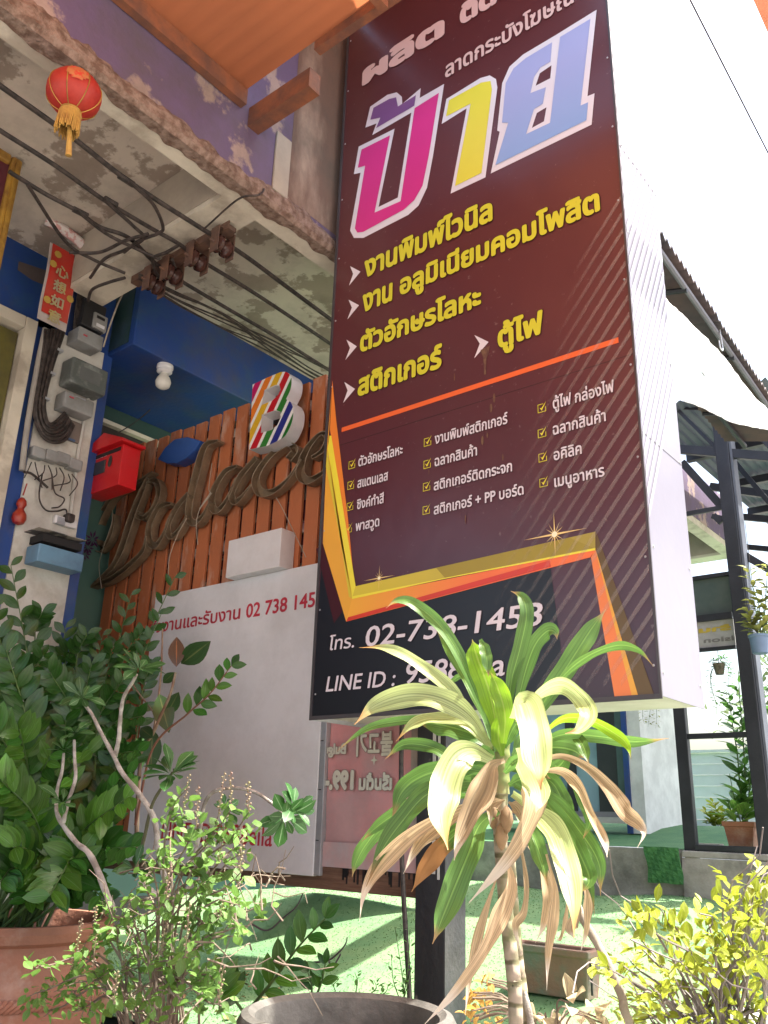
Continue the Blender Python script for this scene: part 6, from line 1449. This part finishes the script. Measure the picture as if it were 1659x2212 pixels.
for tq in ytips:
    y1 = rr.uniform(1.55, 2.0); a = at(*zB(*tq), Y=y1)
    P = [ybase+rv(.08), ybase.lerp(at(*zB(tq[0]*.5+1400*.5, tq[1]*.4+1369*.6), Y=1.8), .8)+rv(.05), at(*zB(tq[0]*.85+1350*.15+rr.uniform(-30, 30), tq[1]*.8+1300*.2), Y=(y1+1.8)/2), a]
    S = spline(P, 8); tw.tube(S, .004, 5, r2=.0012); m = len(S)
    for i in range(13):
        t = 1-rr.random()**1.4*.45; k = min(m-2, int(t*(m-1))); p = S[k].lerp(S[k+1], rr.random()); T = (S[k+1]-S[k]).normalized()
        cand.append((p+rv(.018), rv(.9)+T*.9, rr.uniform(.024, .040)))
    if rr.random() < .4:
        S2 = [S[-2]]; d = T.copy()
        for j in range(3): d = (d+rv(.4)).normalized(); S2.append(S2[-1]+d*.05)
        tw.tube(S2, .0014, 4)
tw.build('twigs', mat('pale_grey_twig', (.24, .21, .20), .8, (.14, .12, .11), 20), ys, fixn=False)
cand.sort(key=lambda c: (c[0]-CAMP).length); bulk('small_leaves', cand, YL, ys)
# ---------------- papery dead leaves and weeds between
dp = thing('withered_plant', 'withered plant with pale papery leaves between the corn plant and the yellow shrub', 'plant', at(*zD(1050,2103), Y=1.7))
DLm = leaf_mesh('leaf', leafmat('papery_leaf', (.50, .42, .26), (.5, .4, .3), .35, .8, 2, .3, (.4, .3, .2), .3), 1, .8, 5, .5, .3, .5, 1.0)
OLm = leaf_mesh('leaf', leafmat('orange_dry_leaf', (.50, .30, .07), (.5, .3, .1), .35, .8, 2, .3, (.4, .3, .1), .3), 1, .6, 5, .4, .3, .5, 1.0)
rr = random.Random(12); b = MB(); db = at(*zD(1060,2240), Y=1.7)
for q in [(1190,2040),(1240,2060),(1300,2070),(1120,2080),(1060,2100),(1010,2090),(1330,2100),(1170,2000)]+[(rr.uniform(690,820), rr.uniform(1880,2110)) for _ in range(22)]:
    p = at(*zD(*q), Y=rr.uniform(1.62, 1.85)); b.tube(spline([db+rv(.03), db.lerp(p, .5)+Vector((0, 0, .04)), p], 5), .0018, 4)
    for _ in range(2): put_leaf(DLm if q[0] > 900 else OLm, dp, p+rv(.012), rv(1), Vector((0, 0, 1))+rv(.6), rr.uniform(.035, .06) if q[0] > 900 else rr.uniform(.018, .032))
b.build('twigs', M['twig'], dp, fixn=False)
def weed(name, label, px, cr, Y, n, L_, meshes, h=None, base=None, group=None, spread=.03, leafn=16, r=.0025, tm=None):
    t_ = thing(name, label, 'plant', at(*cr(*px[0][0]), Y=Y), group)
    b = MB()
    for stempx in px:
        S = spline([at(*cr(*q), Y=Y+random.uniform(-.04, .04)) for q in stempx], 8); b.tube(S, r, 5, r2=r*.4); m = len(S)
        for i in range(leafn):
            t = .15+.85*i/leafn; k = min(m-2, int(t*(m-1))); T = (S[k+1]-S[k]).normalized(); a = i*2.4
            d = Vector((math.cos(a), math.sin(a), random.uniform(0, .7)))+T*.3
            put_leaf(random.choice(meshes), t_, S[k]+d*spread*.3, d, Vector((0, 0, 1))+rv(.3), L_*random.uniform(.7, 1.15)*(1.1-.4*t))
    b.build('stem', tm or mat('green_stalk', (.09, .16, .04), .5), t_, fixn=False); return t_
GL = [leaf_mesh('leaf', leafmat('mid_green_leaf', (.09, .22, .04), (.1, .2, .05), .35, .45, 2, .2, (.15, .3, .08), .35), 1, .4, 4, .2, .15, .45, 1.2)]
weed('lawn_weed', 'thin pale weed standing on the lawn just left of the support post', [[(1110,1180),(1090,1000),(1050,740)], [(1100,1170),(1130,950),(1140,740)], [(1080,1170),(1040,1050),(1030,900)], [(1100,1180),(1120,1100),(1150,980)]], zC, 3.0, 6, .030, GL)
weed('lawn_weed', 'small creeping weed at the lawn edge behind the grey basin', [[(820,1130),(830,1060),(815,1010)], [(900,1140),(940,1100),(930,1060)], [(960,1150),(1000,1120),(1010,1080)], [(700,1120),(690,1080),(720,1050)]], zC, 2.7, 6, .030, GL, leafn=9)
dt = thing('dead_twig', 'bare dark dead twig with curled buds reaching over the sunny lawn', 'twig', at(*zC(520,960), Y=2.4))
MB().tube(spline([at(*zC(*q), Y=2.4) for q in ((440,960),(560,950),(660,935),(720,890),(760,840),(770,800))], 6), .004, 6, r2=.002).tube(spline([at(*zC(*q), Y=2.4) for q in ((660,935),(680,980),(720,920),(730,900))], 5), .003, 5).tube(spline([at(*zC(*q), Y=2.4) for q in ((200,720),(300,760),(400,680),(470,620),(510,540))], 6), .0035, 6, r2=.002).build('branch', mat('dark_twig', (.07, .055, .06), .8), dt)
# ---------------- plants on the terrace
BL = [leaf_mesh('leaf', leafmat('bright_broad_leaf', (.16, .32, .06), (.3, .3, .08), .4, .35, 2, .35, (.3, .42, .12), .35), 1, .38, 5, .25, .2, .42, 1.25)]
weed('terrace_pot_plant', 'tall plant with whorls of pointed green leaves growing in the small terracotta terrace pot', [[(1290,1960),(1270,1750),(1250,1500),(1215,1280),(1195,1100)], [(1300,1960),(1300,1700),(1290,1450),(1270,1200),(1255,960)], [(1310,1960),(1330,1700),(1370,1350),(1410,1020)]], z4, 6.75, 8, .17, GL, leafn=34, r=.008)
weed('terrace_pot_plant', 'broad-leaved bright green plant low in the small terracotta terrace pot', [[(1280,1960),(1240,1820),(1200,1620)], [(1300,1960),(1320,1800),(1330,1600)], [(1290,1960),(1280,1850),(1270,1700)], [(1270,1960),(1220,1900),(1190,1790)]], z4, 6.68, 8, .20, BL, leafn=9, r=.006)
weed('fence_shrub', 'narrow green shrub against the white board fence, left one of three', [[(690,1970),(680,1850),(655,1690)], [(720,1970),(710,1880),(690,1760)], [(700,1970),(730,1900),(735,1820)], [(670,1970),(660,1900),(650,1800)]], z4, 9.3, 8, .13, BL, leafn=26, r=.006)
weed('fence_shrub', 'dark green shrub against the white board fence, middle one of three', [[(800,1960),(790,1880),(760,1800)], [(810,1960),(830,1860),(850,1770)], [(800,1960),(850,1900),(870,1840)], [(800,1960),(770,1910),(745,1870)]], z4, 9.3, 8, .15, GL, leafn=24, r=.006)
weed('fence_shrub', 'yellowish shrub against the white board fence, right one behind the terracotta pot', [[(1120,1980),(1090,1900),(1045,1860)], [(1130,1980),(1120,1870),(1090,1800)], [(1140,1980),(1160,1900),(1190,1860)], [(1120,1980),(1100,1940),(1050,1940)]], z4, 9.0, 8, .11, YL, leafn=24, r=.005)
HY = [leaf_mesh('leaf', leafmat('yellowed_trailing_leaf', (.26, .27, .07), (.3, .28, .1), .3, .45, 2, .35, (.34, .34, .14), .4), 1, .5, 5, .2, .3, .5, 1.1)]
weed('hanging_plant', 'yellowish trailing plant in the blue grey pot hanging at the right edge', [[(1400,730),(1390,560),(1340,400),(1310,290)], [(1420,730),(1430,500),(1440,340),(1430,280)], [(1380,730),(1340,640),(1310,560)], [(1400,740),(1360,700),(1330,640)], [(1420,740),(1460,560),(1480,420)], [(1400,740),(1380,650),(1350,500)], [(1410,730),(1420,600),(1400,420)]], z4, 6.2, 9, .10, HY, leafn=18, r=.004)
weed('hanging_plant', 'thin greyish trailing stems spilling from the dark hanging basket', [[(1135,910),(1090,960),(1080,1060),(1110,1160),(1120,1250)], [(1130,910),(1080,980),(1095,1100),(1125,1200)], [(1140,900),(1190,940),(1195,1040),(1180,1130)], [(1140,900),(1200,930),(1205,1030)], [(1130,900),(1100,900),(1090,920)], [(1140,900),(1160,880),(1190,900)]], z4, 6.8, 9, .045, GL, leafn=26, r=.003, spread=.03)
hp3 = weed('hanging_plant', 'wisps of pale hanging stems showing below the bottom edge of the maroon sign', [[(700,1150),(690,1250),(680,1320)], [(730,1150),(735,1260),(730,1330)], [(650,1150),(645,1250),(655,1300)]], z4, 6.9, 9, .04, HY, leafn=14, r=.002)
# ---------------- trees far behind
def tree(label, c, h, w_, seed, mm):
    rr = random.Random(seed); t_ = thing('far_tree', label, 'tree', c, 'trees far behind the fence')
    MB().tube([Vector(c), Vector(c)+Vector((0, 0, h*.5))], .22, 8, r2=.1).build('trunk', M['bark'], t_)
    b = MB()
    for k in range(14):
        cc = Vector(c)+Vector((rr.uniform(-.5, .5)*w_, rr.uniform(-.5, .5)*w_, h*rr.uniform(.45, .95))); rad = w_*rr.uniform(.16, .30)
        for i in range(130):
            d = Vector((rr.gauss(0, 1), rr.gauss(0, 1), rr.gauss(0, .7))).normalized()*rad*rr.uniform(.5, 1.1); p = cc+d; s = .16; a, e = rv(s), rv(s)
            b.add([p, p+a, p+a*.6+e, p+e*.6], [(0, 1, 2, 3)])
    b.build('crown', mm, t_, fixn=False)
tm_ = mat('far_tree_leaves', (.07, .12, .045), .8, (.12, .17, .06), 1, trans=.25)
tree('hazy green tree top beyond the board fence, between the black posts', (-6.6, 30, 0), 7.2, 4.5, 3, tm_)
tree('darker tree beyond the board fence, partly behind the thick black post', (-4.2, 33, 0), 9.0, 5, 5, tm_)
